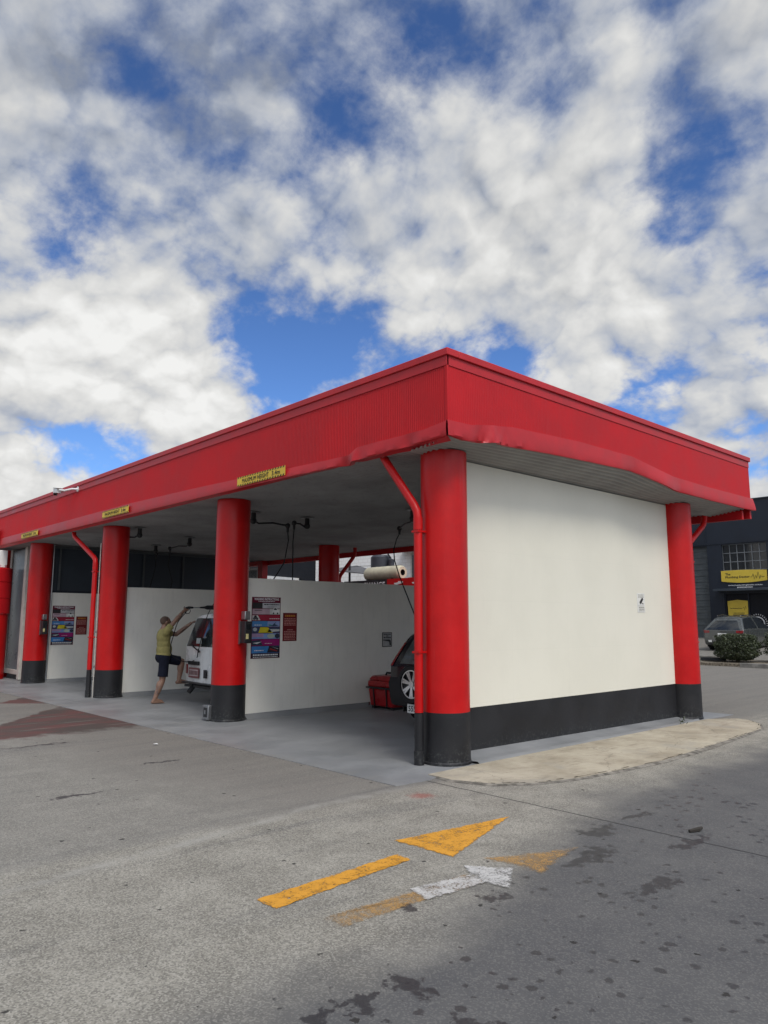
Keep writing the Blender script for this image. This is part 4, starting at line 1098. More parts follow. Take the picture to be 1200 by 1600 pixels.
def wheel(root, x, y, z, r, wd, rim_r, spokes, sg, name='wheel', axis='x', rimmat=None):
    """a tyre with its rim as child; axis x (road wheel) or y (spare wheel on a tailgate, face towards -y)"""
    L = root.location; rimmat = rimmat or CHROME
    def T(q):   # local: axis along x outward sg
        if axis == 'x': return Vector((x + q[0] * sg, y + q[1], z + q[2])) + L
        return Vector((x + q[1], y - q[0], z + q[2])) + L
    b = MB(); n = 40
    prof = [(-wd / 2, rim_r), (-wd / 2, r * 0.93), (-wd * 0.36, r), (wd * 0.36, r), (wd / 2, r * 0.93), (wd / 2, rim_r + 0.004), (wd * 0.40, rim_r - 0.004)]
    vs = [T((a, c * math.cos(2 * math.pi * k / n), c * math.sin(2 * math.pi * k / n))) for (a, c) in prof for k in range(n)]
    fs = [(i * n + k, i * n + (k + 1) % n, (i + 1) * n + (k + 1) % n, (i + 1) * n + k) for i in range(len(prof) - 1) for k in range(n)]
    b.add(vs, fs, RUBBER); o = b.build(name, root, smooth=40)
    b = MB(); f_ = wd * 0.42
    prof = [(f_ - 0.01, rim_r), (f_, rim_r - 0.005), (f_, rim_r - 0.022), (f_ - 0.05, rim_r - 0.03)]
    b.add([T((a, c * math.cos(2 * math.pi * k / n), c * math.sin(2 * math.pi * k / n))) for (a, c) in prof for k in range(n)],
          [(i * n + k, i * n + (k + 1) % n, (i + 1) * n + (k + 1) % n, (i + 1) * n + k) for i in range(len(prof) - 1) for k in range(n)], rimmat)
    b.add([T((f_ - 0.055, (rim_r - 0.02) * math.cos(2 * math.pi * k / n), (rim_r - 0.02) * math.sin(2 * math.pi * k / n))) for k in range(n)], [tuple(range(n))], BLKPL)
    for k in range(spokes):
        a = 2 * math.pi * k / spokes + 0.2
        for da in (-0.07, 0.07):
            c0, s0 = math.cos(a + da * 0.6), math.sin(a + da * 0.6); c1, s1 = math.cos(a + da * 1.6), math.sin(a + da * 1.6)
            t0 = Vector((0, -s0, c0)); wv = 0.015
            pts = [(f_ - 0.012, 0.03 * c0 - wv * s0, 0.03 * s0 + wv * c0), (f_ - 0.012, 0.03 * c0 + wv * s0, 0.03 * s0 - wv * c0), (f_ - 0.004, (rim_r - 0.015) * c1 + wv * s1, (rim_r - 0.015) * s1 - wv * c1), (f_ - 0.004, (rim_r - 0.015) * c1 - wv * s1, (rim_r - 0.015) * s1 + wv * c1)]
            P = [T(q) for q in pts]; Q = [T((q[0] - 0.03, q[1], q[2])) for q in pts]
            b.add(P + Q, [(0, 1, 2, 3), (0, 4, 5, 1), (1, 5, 6, 2), (3, 2, 6, 7), (0, 3, 7, 4)], rimmat)
    hub = [T((f_ - 0.004, 0.045 * math.cos(2 * math.pi * k / 16), 0.045 * math.sin(2 * math.pi * k / 16))) for k in range(16)]
    b.add(hub, [tuple(range(16))], rimmat)
    q = MB.build(b, 'rim', None, smooth=30); q.data.transform(Matrix.Translation(-L)); q.parent = o
    return o

def arch(b, root, sg, hw, y, z, r):
    L = root.location; n = 24
    pts = [Vector((sg * hw, y + r * math.cos(math.pi * k / n), z + r * math.sin(math.pi * k / n))) + L for k in range(n + 1)] + [Vector((sg * hw, y - r, z - 0.16)) + L, Vector((sg * hw, y + r, z - 0.16)) + L]
    b.prism(pts, (-sg * 0.02, 0, 0), BLKPL)

# ---- dark SUV in the first bay ----
SUVP = simple('dark_car_paint', (0.004, 0.005, 0.009), 0.18, 0.5, var=0.1, coat=0.3)
DKTRIM = simple('dark_car_trim', (0.006, 0.006, 0.007), 0.5, 0.3)
REDL = simple('red_lens', (0.22, 0.006, 0.008), 0.15, 0.6, var=0.1)
suv = thing('parked_suv', 'small black four wheel drive with an alloy spare wheel on its tailgate', 'car', (-1.75, 1.52, SZ))
hwB, hwM = 0.80, 0.845
c = Car([(0.03, 0.30, 0.88, 1.33, 0.76, 0.82, 0.60, 0.20, 0.10), (0.14, 0.28, 0.89, 1.38, 0.80, 0.845, 0.62, 0.20, 0.11), (0.6, 0.24, 0.92, 1.50, 0.81, 0.85, 0.67, 0.10, 0.08), (1.5, 0.22, 0.92, 1.60, 0.81, 0.85, 0.68, 0.0, 0.05),
         (2.3, 0.22, 0.91, 1.59, 0.81, 0.85, 0.67, -0.12, 0.05), (2.75, 0.22, 0.91, 1.45, 0.81, 0.845, 0.69, -0.35, 0.05), (3.05, 0.22, 0.92, 1.02, 0.81, 0.84, 0.74, -0.10, 0.04), (3.6, 0.24, 0.84, 0.93, 0.80, 0.82, 0.72, 0, 0.03), (4.05, 0.28, 0.70, 0.80, 0.74, 0.76, 0.66, 0, 0.02)], suv, rear_bulge=0.06)
c.body(SUVP)
c.epatch([(-0.74, 6.1), (0.74, 6.1), (0.74, 9.0), (-0.74, 9.0)], simple('grey_tint_glass', (0.075, 0.085, 0.085), 0.12, 0.6, var=0.25), 'rear_window')
for sg in (1, -1):
    lo = MB(); c.spatch(sg, [(0.15, 5.6), (0.9, 5.6), (0.9, 9.6), (0.15, 9.6)], REDL, '', 0.012, into=lo); c.epatch([(sg * 0.995, 5.0), (sg * 0.93, 5.0), (sg * 0.945, 8.6), (sg * 0.995, 8.6)], REDL, '', 0.014, into=lo); lo.build('tail_light', suv, smooth=50)
    c.spatch(sg, [(2.2, 6.2), (8, 6.2), (7.5, 9.2), (2.6, 9.2)], VGLASS, 'side_window')
    c.spatch(sg, [(8.6, 6.2), (15, 6.2), (12.2, 9.0), (8.7, 9.2)], VGLASS, 'side_window')
    c.spatch(sg, [(0.0, 0.6), (24, 0.6), (24, 2.0), (0, 2.0)], BLKPL, 'side_cladding', 0.01, 12)
    for y in (0.72, 3.2):
        ab = MB(); arch(ab, suv, sg, 0.862, y, 0.33, 0.40); ab.build('wheel_arch', suv)
    for y in (0.72, 3.2): wheel(suv, sg * 0.775, y, 0.325, 0.325, 0.20, 0.20, 6, sg)
c.epatch([(-0.85, 6.4), (0.85, 6.4), (0.80, 9.4), (-0.80, 9.4)], VGLASS, 'windscreen', front=True)
b = MB(); L = suv.location
b.add([v + L for v in [c.end(s_, v_, False, 0.05 if 0.5 < v_ < 3 else 0.01) for v_ in (0.0, 0.6, 1.5, 2.6, 3.0) for s_ in np.linspace(-1, 1, 9)]], [(j * 9 + k, j * 9 + k + 1, (j + 1) * 9 + k + 1, (j + 1) * 9 + k) for j in range(4) for k in range(8)], DKTRIM)
b.build('rear_bumper', suv)
wheel(suv, -0.10, -0.175, 0.655, 0.275, 0.19, 0.205, 7, 1, 'spare_wheel', 'y')
b = MB(); b.cyl(Vector((-0.10, -0.09, 0.655)) + L, Vector((-0.10, 0.05, 0.655)) + L, 0.11, 0.15, BLKPL, 20); b.build('wheel_carrier', suv)
b = MB(); b.obox(Vector((-0.11, -0.13, 0.30)) + L, (0.185, 0, 0), (0, 0.006, 0), (0, 0, 0.062), WHITEP); pl_ = b.build('number_plate', suv)
b = MB(); b.text('555', Vector((-0.195, -0.138, 0.30)) + L, (1, 0, 0), (0, 0, 1), 0.075, TXTK, fat=0.002); q = b.build('plate_text', None); q.data.transform(Matrix.Translation(-L)); q.parent = pl_
b = MB(); b.tube([Vector((-0.30, -0.01, 0.985)) + L, Vector((-0.08, -0.02, 0.965)) + L], 0.008, BLKPL, 8); b.build('rear_wiper', suv)

# ---- red bin ----
RBIN = simple('red_plastic', (0.30, 0.008, 0.012), 0.3, 0.5, var=0.12)
t = thing('wash_bin', 'red lidded bin with black straps standing behind the dark car in the first bay', 'bin', (-4.12, 2.98, SZ))
bx, by = -4.12, 2.98
def taper(b, x, y, z0, z1, w0, d0, w1, d1, m):
    vs = [(x - w0, y - d0, z0), (x + w0, y - d0, z0), (x + w0, y + d0, z0), (x - w0, y + d0, z0), (x - w1, y - d1, z1), (x + w1, y - d1, z1), (x + w1, y + d1, z1), (x - w1, y + d1, z1)]
    return b.add(vs, [(3, 2, 1, 0), (4, 5, 6, 7), (0, 1, 5, 4), (1, 2, 6, 5), (2, 3, 7, 6), (3, 0, 4, 7)], m)
b = MB(); taper(b, bx, by, 0.05, 0.36, 0.30, 0.22, 0.33, 0.25, RBIN); b.build('bin_body', t, bevel=0.03)
b = MB(); taper(b, bx, by, 0.385, 0.50, 0.345, 0.26, 0.335, 0.25, RBIN); taper(b, bx, by, 0.501, 0.585, 0.335, 0.25, 0.28, 0.19, RBIN); b.build('lid', t, bevel=0.03)
b = MB(); b.box(bx - 0.36, bx + 0.36, by - 0.275, by + 0.275, 0.36, 0.386, BLKPL); b.tube([(bx - 0.12, by, 0.58), (bx - 0.1, by, 0.625), (bx + 0.1, by, 0.625), (bx + 0.12, by, 0.58)], 0.018, BLKPL, 8)
for k in (-0.16, 0.16): b.tube([(bx + k, by - 0.232, 0.05), (bx + k * 1.05, by - 0.266, 0.36)], 0.014, BLKPL, 6)
b.build('straps', t)
for k in (-0.25, 0.25):
    b = MB(); b.box(bx + k - 0.03, bx + k + 0.03, by - 0.20, by + 0.20, SZ, 0.05, BLKPL); b.build('foot', t)
b = MB(); b.box(bx - 0.335, bx - 0.315, by - 0.235, by - 0.215, 0.05, 0.11, CHROME); b.build('latch_or_glint', t)  # bright metal chip put in for the white glint low on the bin

# ---- white van in the second bay ----
VANP = simple('van_white_paint', (0.66, 0.67, 0.66), 0.28, 0.5, var=0.04, dirt=0.2)
van = thing('parked_van', 'white van with open black roof rack in the bay where the man is washing', 'van', (-6.86, 0.80, SZ))
c = Car([(0.02, 0.36, 1.05, 1.61, 0.79, 0.83, 0.685, 0.13, 0.05), (0.12, 0.34, 1.05, 1.64, 0.81, 0.845, 0.715, 0.12, 0.05), (0.6, 0.32, 1.05, 1.66, 0.82, 0.85, 0.73, 0.05, 0.06), (2.0, 0.32, 1.05, 1.68, 0.82, 0.85, 0.73, 0, 0.06),
         (3.2, 0.32, 1.05, 1.66, 0.82, 0.85, 0.66, -0.05, 0.07), (3.9, 0.32, 1.05, 1.60, 0.82, 0.845, 0.65, -0.30, 0.06), (4.25, 0.34, 1.0, 1.08, 0.80, 0.82, 0.70, -0.05, 0.04), (4.5, 0.36, 0.80, 0.90, 0.76, 0.78, 0.66, 0, 0.02)], van, rear_bulge=0.05)
c.body(VANP)
b = MB(); c.epatch([(-0.97, 5.2), (0.97, 5.2), (0.95, 10.3), (-0.95, 10.3)], BLKPL, '', 0.006, into=b); b.build('window_seal', van)
c.epatch([(-0.93, 5.5), (0.93, 5.5), (0.91, 9.9), (-0.91, 9.9)], VGLASS, 'rear_window', 0.011)
L = van.location
b = MB(); b.obox(Vector((-0.22, -0.045, 1.165)) + L, (0.10, 0, 0), (0, 0.002, 0), (0, 0.004, 0.05), pm((0.35, 0.38, 0.38))); b.build('window_sticker', van)
for sg in (1, -1):
    c.spatch(sg, [(1.5, 5.7), (8.5, 5.7), (8.5, 9.2), (1.8, 9.2)], VGLASS, 'side_window')
    c.spatch(sg, [(9.5, 5.7), (15, 5.7), (13.5, 9.2), (9.5, 9.2)], VGLASS, 'side_window')
    for y in (0.95, 3.7):
        ab = MB(); arch(ab, van, sg, 0.866, y, 0.34, 0.38); ab.build('wheel_arch', van)
    for y in (0.95, 3.7): wheel(van, sg * 0.775, y, 0.315, 0.315, 0.19, 0.19, 8, sg, rimmat=STEEL)
    b = MB(); b.obox(Vector((sg * 0.745, 0.0, 0.62)) + L, (0.045, sg * 0.012, 0), (0, 0.012, 0), (0, 0, 0.09), REDL); b.obox(Vector((sg * 0.745, -0.002, 0.52)) + L, (0.045, sg * 0.012, 0), (0, 0.012, 0), (0, 0, 0.009), WHITEP); b.build('tail_light', van, bevel=0.004)
c.epatch([(-0.93, 5.6), (0.93, 5.6), (0.88, 9.6), (-0.88, 9.6)], VGLASS, 'windscreen', front=True)
b = MB(); b.add([v + L for v in [c.end(s_, v_, False, o_) for (v_, o_) in ((0.0, 0.0), (0.1, 0.10), (0.3, 0.11), (0.6, 0.10), (0.75, 0.0)) for s_ in np.linspace(-1, 1, 9)]], [(j * 9 + k, j * 9 + k + 1, (j + 1) * 9 + k + 1, (j + 1) * 9 + k) for j in range(4) for k in range(8)], BLKPL)
b.obox(Vector((0, 0.05, 0.31)) + L, (0.76, 0, 0), (0, 0.08, 0), (0, 0, 0.022), BLKPL); b.build('rear_bumper', van)
b = MB(); b.obox(Vector((-0.38, -0.055, 0.745)) + L, (0.20, 0, 0), (0, 0.018, 0), (0, 0, 0.035), BLKPL); b.build('boot_handle', van, bevel=0.006)
b = MB(); b.obox(Vector((-0.36, -0.052, 0.565)) + L, (0.20, 0, 0), (0, 0.006, 0), (0, 0, 0.095), pm((0.16, 0.05, 0.05))); pl_ = b.build('number_plate', van)
b = MB(); b.obox(Vector((-0.36, -0.060, 0.565)) + L, (0.17, 0, 0), (0, 0.0015, 0), (0, 0, 0.062), pm((0.40, 0.32, 0.32)))
for k in range(6): b.obox(Vector((-0.36 - 0.135 + k * 0.054, -0.063, 0.565)) + L, (0.017, 0, 0), (0, 0.001, 0), (0, 0, 0.040), pm((0.10, 0.03, 0.03)))
q = b.build('plate_text', None); q.data.transform(Matrix.Translation(-L)); q.parent = pl_
b = MB(); b.obox(Vector((0.08, -0.058, 0.56)) + L, (0.05, 0, 0), (0, 0.012, 0), (0, 0, 0.075), BLKPL); b.build('latch_or_glint', van, bevel=0.005)
b = MB(); b.tube([Vector((-0.62, -0.005, 1.09)) + L, Vector((-0.40, -0.055, 1.045)) + L, Vector((-0.20, -0.06, 0.975)) + L], 0.012, BLKPL, 8); b.ell(Vector((-0.19, -0.06, 0.97)) + L, 0.03, 0.02, 0.025, BLKPL); b.build('rear_wiper', van)
b = MB(); b.tube([Vector((-0.845, 0.55, 0.96)) + L, Vector((-0.845, 0.55, 0.70)) + L], 0.01, BLKPL, 6); b.build('aerial', van)
b = MB(); b.tube([Vector((-0.45, 0.05, 0.36)) + L, Vector((-0.45, -0.10, 0.20)) + L], 0.05, BLKPL, 8); b.build('mud_flap', van)
# roof rack
rk = thing('roof_rack', 'black roof rack lying across the top of the white van', 'roof rack', Vector((0, 1.2, 1.75)) + L)
b = MB()
for y in (0.55, 1.05): b.obox(Vector((-0.08, y, 1.80)) + L, (0.86, 0, 0), (0, 0.06, 0), (0, 0, 0.020), BLKPL)
b.obox(Vector((-0.06, 0.8, 1.765)) + L, (0.70, 0, 0), (0, 0.24, 0), (0, 0, 0.026), BLKPL); b.build('crossbars', rk, bevel=0.008)
for y in (0.55, 1.05):
    for sx in (-0.54, 0.54):
        b = MB(); b.box(L.x + sx - 0.03, L.x + sx + 0.03, L.y + y - 0.04, L.y + y + 0.04, L.z + 1.66, L.z + 1.79, BLKPL); b.build('foot', rk)

# ------------------------------------------------------------------ the man
def skin_mat():
    m, nt, b_, pos, _ = mat_base('skin')
    n = nt.noise(pos, 9, 4, 0.6)
    c_ = nt.mix(nt.smooth(n, 0.3, 0.7), (0.19, 0.105, 0.070), (0.27, 0.155, 0.105))
    x, y, z = nt.sep(pos)
    ink = nt.smooth(nt.noise(pos, 24, 4, 0.6), 0.52, 0.60)
    arm = nt.math('MULTIPLY', nt.smooth(y, 0.40, 0.46), nt.smooth(z, 1.25, 1.3))
    shin = nt.math('MULTIPLY', nt.smooth(z, 0.10, 0.16), nt.smooth(z, 0.36, 0.30))
    shin = nt.math('MULTIPLY', shin, nt.smooth(y, 0.45, 0.40))
    c_ = nt.mix(nt.math('MULTIPLY', nt.math('MULTIPLY', ink, nt.math('MAXIMUM', arm, shin)), 0.65), c_, (0.045, 0.045, 0.055))
    nt.put(b_.inputs['Base Color'], c_); b_.inputs['Roughness'].default_value = 0.5
    b_.inputs['Subsurface Weight'].default_value = 0.0
    return m
SKIN = skin_mat()
def cloth(name, col, bsc=18):
    m, nt, b_, pos, _ = mat_base(name)
    n = nt.noise(pos, 7, 5, 0.6)
    nt.put(b_.inputs['Base Color'], nt.mix(nt.smooth(n, 0.3, 0.7), tuple(k * 0.8 for k in col), col))
    b_.inputs['Roughness'].default_value = 0.9; b_.inputs['Specular IOR Level'].default_value = 0.2
    nt.put(b_.inputs['Normal'], nt.bump(nt.noise(nt.mapping(pos, (1, 1, 0.6)), bsc, 5, 0.6, 0.6), 0.7, 0.03))
    return m
SHIRT = cloth('olive_shirt', (0.29, 0.255, 0.10)); SHORTS = cloth('navy_shorts', (0.010, 0.012, 0.024))
man = thing('person', 'barefoot man in olive shirt and dark shorts, one foot up on the van bumper', 'person', (-7.6, 0.22, SZ))
V = Vector
head = V((-7.655, 0.345, 1.520)); neck = V((-7.665, 0.300, 1.395)); chest = V((-7.660, 0.315, 1.240)); waist = V((-7.662, 0.325, 1.00)); pel = V((-7.665, 0.315, 0.86))
rsh = V((-7.505, 0.285, 1.345)); rel = V((-7.425, 0.40, 1.52)); rha = V((-7.475, 0.615, 1.735))
lsh = V((-7.815, 0.375, 1.325)); lel = V((-7.815, 0.655, 1.285)); lha = V((-7.70, 0.90, 1.500))
rhip = V((-7.585, 0.315, 0.84)); rkn = V((-7.575, 0.285, 0.43)); ran = V((-7.595, 0.155, 0.085))
lhip = V((-7.745, 0.33, 0.84)); lkn = V((-7.715, 0.745, 0.765)); lan = V((-7.705, 0.690, 0.400))
b = MB()
fd = V((0.1, 0.995, 0)).normalized()
lat = V((fd.y, -fd.x, 0))
hr = Matrix((lat, fd, V((0, 0, 1)))).transposed()
b.ell(head + V((0, -0.012, 0.025)), 0.076, 0.098, 0.088, SKIN, 20, 14, hr)          # cranium
b.ell(head + fd * 0.035 - V((0, 0, 0.045)), 0.060, 0.066, 0.070, SKIN, 18, 12, hr)    # face and jaw
b.ell(head + fd * 0.075 - V((0, 0, 0.085)), 0.032, 0.028, 0.026, SKIN, 12, 8, hr)     # chin
b.caps(head + fd * 0.095 + V((0, 0, 0.0)), head + fd * 0.113 - V((0, 0, 0.032)), 0.010, 0.014, SKIN)  # nose
b.ell(head + fd * 0.085 + V((0, 0, 0.022)), 0.05, 0.016, 0.010, SKIN, 12, 8, hr)      # brow
for sg in (1, -1): b.ell(head + lat * sg * 0.078 - fd * 0.01 - V((0, 0, 0.012)), 0.010, 0.022, 0.034, SKIN, 10, 8, hr)
b.caps(neck - V((0, 0, 0.05)), head - V((0, 0.015, 0.05)), 0.060, 0.056, SKIN)
b.caps(neck - V((0, 0, 0.02)), rsh, 0.062, 0.058, SKIN); b.caps(neck - V((0, 0, 0.02)), lsh, 0.062, 0.058, SKIN)
b.ell(chest, 0.168, 0.112, 0.17, SKIN, 20, 14, hr); b.ell(waist, 0.150, 0.112, 0.18, SKIN, 20, 14, hr); b.ell(pel, 0.160, 0.118, 0.12, SKIN, 20, 14, hr)
b.ell(waist + fd * 0.05 + V((0, 0, 0.02)), 0.13, 0.09, 0.14, SKIN, 16, 10, hr)
def limb(a, m_, e_, ra, rm, re):
    mid1 = a.lerp(m_, 0.4); mid2 = m_.lerp(e_, 0.35)
    b.caps(a, mid1, ra, ra * 0.98, SKIN); b.caps(mid1, m_, ra * 0.98, rm, SKIN); b.caps(m_, mid2, rm, rm * 1.06, SKIN); b.caps(mid2, e_, rm * 1.06, re, SKIN)
limb(rsh, rel, rha, 0.053, 0.041, 0.029); limb(lsh, lel, lha, 0.053, 0.041, 0.029)
limb(rhip, rkn, ran, 0.083, 0.056, 0.037); limb(lhip, lkn, lan, 0.083, 0.056, 0.037)
b.ell(rkn.lerp(ran, 0.33) - fd * 0.018, 0.048, 0.052, 0.11, SKIN, 14, 10, hr); b.ell(lkn.lerp(lan, 0.33) - fd * 0.02, 0.048, 0.052, 0.11, SKIN, 14, 10, hr)
def foot(an, zs):
    heel = V((an.x, an.y, zs + 0.032)) - fd * 0.035; ball = V((an.x, an.y, zs + 0.026)) + fd * 0.135
    b.caps(an, heel, 0.037, 0.032, SKIN); b.caps(an + fd * 0.01, ball + V((0, 0, 0.012)), 0.036, 0.028, SKIN); b.caps(heel, ball, 0.032, 0.027, SKIN)
    for k in range(5):
        o_ = lat * (-0.034 + 0.017 * k); b.caps(ball + o_ * 0.9, ball + o_ * 1.15 + fd * (0.055 - 0.006 * abs(k - 1)) - V((0, 0, 0.010)), 0.014, 0.011, SKIN, 8)
foot(ran, SZ); foot(lan, 0.335)
def hand(wr, dir_, palm_n, curl, thumb_side):
    d = dir_.normalized(); n_ = palm_n.normalized(); s_ = d.cross(n_)
    c_ = wr + d * 0.055
    R_ = Matrix((s_, n_, d)).transposed()
    b.ell(c_, 0.042, 0.018, 0.058, SKIN, 12, 10, R_)
    for k in range(4):
        base = wr + d * 0.095 + s_ * (-0.031 + 0.0207 * k); L_ = (0.036, 0.042, 0.040, 0.032)[k]
        p1 = base + (d * math.cos(curl) + n_ * math.sin(curl)) * L_; p2 = p1 + (d * math.cos(2 * curl) + n_ * math.sin(2 * curl)) * L_ * 0.75; p3 = p2 + (d * math.cos(2.8 * curl) + n_ * math.sin(2.8 * curl)) * L_ * 0.55
        b.caps(base, p1, 0.0095, 0.0088, SKIN, 8); b.caps(p1, p2, 0.0088, 0.0082, SKIN, 8); b.caps(p2, p3, 0.0082, 0.007, SKIN, 8)
    tb = wr + d * 0.035 + s_ * thumb_side * 0.036; t1 = tb + (d * 0.6 + s_ * thumb_side * 0.6 + n_ * 0.45).normalized() * 0.042; t2 = t1 + (d * 0.75 + n_ * 0.6).normalized() * 0.032
    b.caps(tb, t1, 0.013, 0.011, SKIN, 8); b.caps(t1, t2, 0.011, 0.009, SKIN, 8)
ad = (rha - rel).normalized()
hand(rha, (ad + fd * 0.6).normalized(), V((-1, 0.1, -0.2)), 0.75, 1)
ld = (lha - lel).normalized()
hand(lha, (ld + V((0.3, 0.3, 0.0))).normalized(), V((0.3, 0.6, -0.7)), 0.25, 1)
o = b.build('body', man, smooth=180, remesh=0.0075, sm_it=2)
# shirt
b = MB(); ex = 0.016
b.ell(chest + V((0, 0, 0.005)), 0.180, 0.128, 0.180, SHIRT, 20, 14, hr); b.ell(waist + V((0, 0, -0.005)), 0.168, 0.132, 0.175, SHIRT, 20, 14, hr)
b.ell(chest.lerp(waist, 0.5), 0.166, 0.122, 0.17, SHIRT, 20, 14, hr); b.ell(waist - V((0, 0, 0.09)), 0.168, 0.135, 0.085, SHIRT, 20, 14, hr)
b.ell(waist + fd * 0.058 + V((0, 0, 0.0)), 0.142, 0.100, 0.15, SHIRT, 16, 10, hr)
for sh, el in ((rsh, rel), (lsh, lel)):
    b.caps(neck - V((0, 0, 0.045)), sh, 0.066, 0.070, SHIRT); b.caps(sh, sh.lerp(el, 0.5), 0.070, 0.066, SHIRT); b.caps(sh - V((0, 0, 0.02)), chest, 0.072, 0.11, SHIRT)
    e2 = sh.lerp(el, 0.62); b.tube([sh.lerp(el, 0.4), e2], [0.066, 0.070], SHIRT, 16)
o = b.build('shirt', man, smooth=180, remesh=0.009, sm_it=3)
b = MB()
b.ell(pel, 0.175, 0.135, 0.13, SHORTS, 20, 14, hr)
b.tube([rhip + V((0, 0, 0.04)), rhip.lerp(rkn, 0.45), rhip.lerp(rkn, 0.84)], [0.098, 0.094, 0.096], SHORTS, 18)
b.tube([lhip + V((0, -0.03, 0.0)), lhip.lerp(lkn, 0.45), lhip.lerp(lkn, 0.88)], [0.098, 0.092, 0.092], SHORTS, 18)
b.ell(rhip, 0.1, 0.1, 0.1, SHORTS); b.ell(lhip, 0.1, 0.1, 0.1, SHORTS)
b.build('shorts', man, smooth=180, remesh=0.009, sm_it=3)
STUB = simple('stubble', (0.10, 0.065, 0.05), 0.8, 0.2)
b = MB(); b.ell(head + V((0, -0.020, 0.030)), 0.0765, 0.0945, 0.0865, STUB, 24, 16, hr); b.build('hair', man)
for sg in (1, -1):
    b = MB(); b.ell(head + fd * 0.097 + lat * sg * 0.03 + V((0, 0, 0.006)), 0.011, 0.006, 0.006, TXTK, 10, 8, hr); b.build('eye', man)
b = MB(); b.ell(head + fd * 0.099 - V((0, 0, 0.060)), 0.024, 0.006, 0.006, simple('lips', (0.22, 0.09, 0.08), 0.5), 10, 8, hr); b.build('mouth', man)

# spray gun and hose
t = thing('spray_gun', 'black pressure washer gun and lance held up by the man', 'spray gun', rha)
g0 = rha + V((-0.01, 0.075, 0.035)); g1 = g0 + V((0.0, 0.13, 0.035)); wd_ = V((0.05, 0.99, 0.02)).normalized()
b = MB(); b.tube([g0 - V((0, 0.035, 0.075)), g0 + V((0, 0.0, 0.01))], [0.017, 0.019], BLKPL, 10); b.build('grip', t)
b = MB(); b.tube([g0 + V((0, -0.03, 0.02)), g0 + V((0, 0.04, 0.035)), g1], [0.022, 0.026, 0.018], BLKPL, 10); b.build('gun_body', t)
b = MB(); b.tube([g0 + V((0, 0.05, 0.02)), g0 + V((0, 0.075, -0.03)), g0 + V((0, 0.05, -0.075)), g0 + V((0, -0.02, -0.085))], 0.007, BLKPL, 8); b.build('trigger_guard', t)
b = MB(); b.tube([g1, g1 + wd_ * 0.22], 0.010, STEEL, 8); b.build('lance', t)
b = MB(); b.tube([g1 + wd_ * 0.14, g1 + wd_ * 0.24, g1 + wd_ * 0.30, g1 + wd_ * 0.85], [0.014, 0.022, 0.042, 0.045], BLKPL, 12); b.build('nozzle', t)
hs = [g0 - V((0, 0.035, 0.075)), V((-7.47, 0.50, 1.52)), V((-7.46, 0.42, 1.28)), V((-7.46, 0.365, 1.05)), V((-7.45, 0.40, 0.90)), V((-7.40, 0.55, 0.80)), V((-7.36, 0.70, 0.77)), V((-7.25, 0.80, 0.82)), V((-7.0, 0.70, 0.98)), V((-6.78, 0.66, 1.3)), V((-6.68, 0.74, 1.75)), V((-6.55, 1.1, 2.3))]
def smooth_path(P, n=6):
    return [V(q) for q in catmull([tuple(p_) for p_ in P], n)]
b = MB(); b.tube(smooth_path(hs), 0.009, RUBBER, 8)
tag(b.build('pressure_hose', None), 'thin black hose hanging in a loop from the spray gun to the ceiling', 'hose')

# ------------------------------------------------------------------ left end of the building: roller panel, posts, vacuum
t = thing('roller_door', 'tall grey door panel in a cream frame between the farthest column and the red post', 'door', (-15.8, 0.0, 0))
b = MB(); b.box(-16.40, -15.28, -0.02, 0.02, 0.26, 3.46, GREYP); b.build('door_panel', t)
b = MB(); b.box(-16.55, -16.40, -0.05, 0.05, 0.12, 3.53, CREAM); b.box(-15.28, -15.10, -0.05, 0.05, 0.02, 3.53, CREAM); b.box(-16.398, -15.282, -0.05, 0.05, 0.14, 0.26, CREAM); b.build('frame', t, bevel=0.005)
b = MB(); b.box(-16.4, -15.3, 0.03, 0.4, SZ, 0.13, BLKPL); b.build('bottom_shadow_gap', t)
b = MB(); b.box(-17.05, -16.62, -0.12, 0.12, 0, 3.53, RED); tag(b.build('red_post', None, bevel=0.01), 'square red post at the left edge of the photo', 'post')
b = MB(); b.box(-18.5, -17.06, 0.0, 0.1, 0, 3.5, NAVYI); tag(b.build('navy_wall', None), 'dark navy wall panel at the left edge behind the vacuum', 'wall')
t = thing('vacuum_station', 'red ringed vacuum canister on a stand cut by the left edge of the photo', 'vacuum', (-15.95, -0.65, 0))
vx, vy = -16.08, -0.62
b = MB(); b.lathe((vx, vy, 0), [(0.50, 1.73), (0.505, 2.12), (0.49, 2.125), (0.49, 2.14), (0.505, 2.145), (0.505, 2.55), (0.49, 2.555), (0.49, 2.57), (0.505, 2.575), (0.505, 2.92), (0.48, 2.95), (0, 2.96)], CLAD, 40); b.build('canister', t)
b = MB(); b.lathe((vx, vy, 0), [(0.47, 0.0), (0.47, 1.62), (0.48, 1.72)], RED, 40); b.build('stand', t)
b = MB(); b.box(vx - 0.28, vx - 0.02, vy - 0.44, vy - 0.30, 0.9, 1.55, BLKPL); b.build('control_box', t, bevel=0.01)
b = MB(); b.tube(smooth_path([V((vx + 0.46, vy, 2.75)), V((vx + 0.60, vy + 0.02, 2.5)), V((vx + 0.50, vy, 2.2)), V((vx + 0.58, vy + 0.02, 1.9)), V((vx + 0.50, vy, 1.6))]), 0.010, BLKPL, 8); b.build('cable', t)
t = thing('junction_box', 'white box above the red vacuum at the left edge', 'box', (-16.1, -0.4, 3.1))
b = MB(); b.box(-16.45, -15.75, -0.55, -0.35, 3.02, 3.42, WHITEP); b.build('case', t, bevel=0.01)
b = MB(); b.box(-15.99, -15.74, -0.50, -0.40, 2.965, 3.02, WHITEP); b.build('bracket', t)
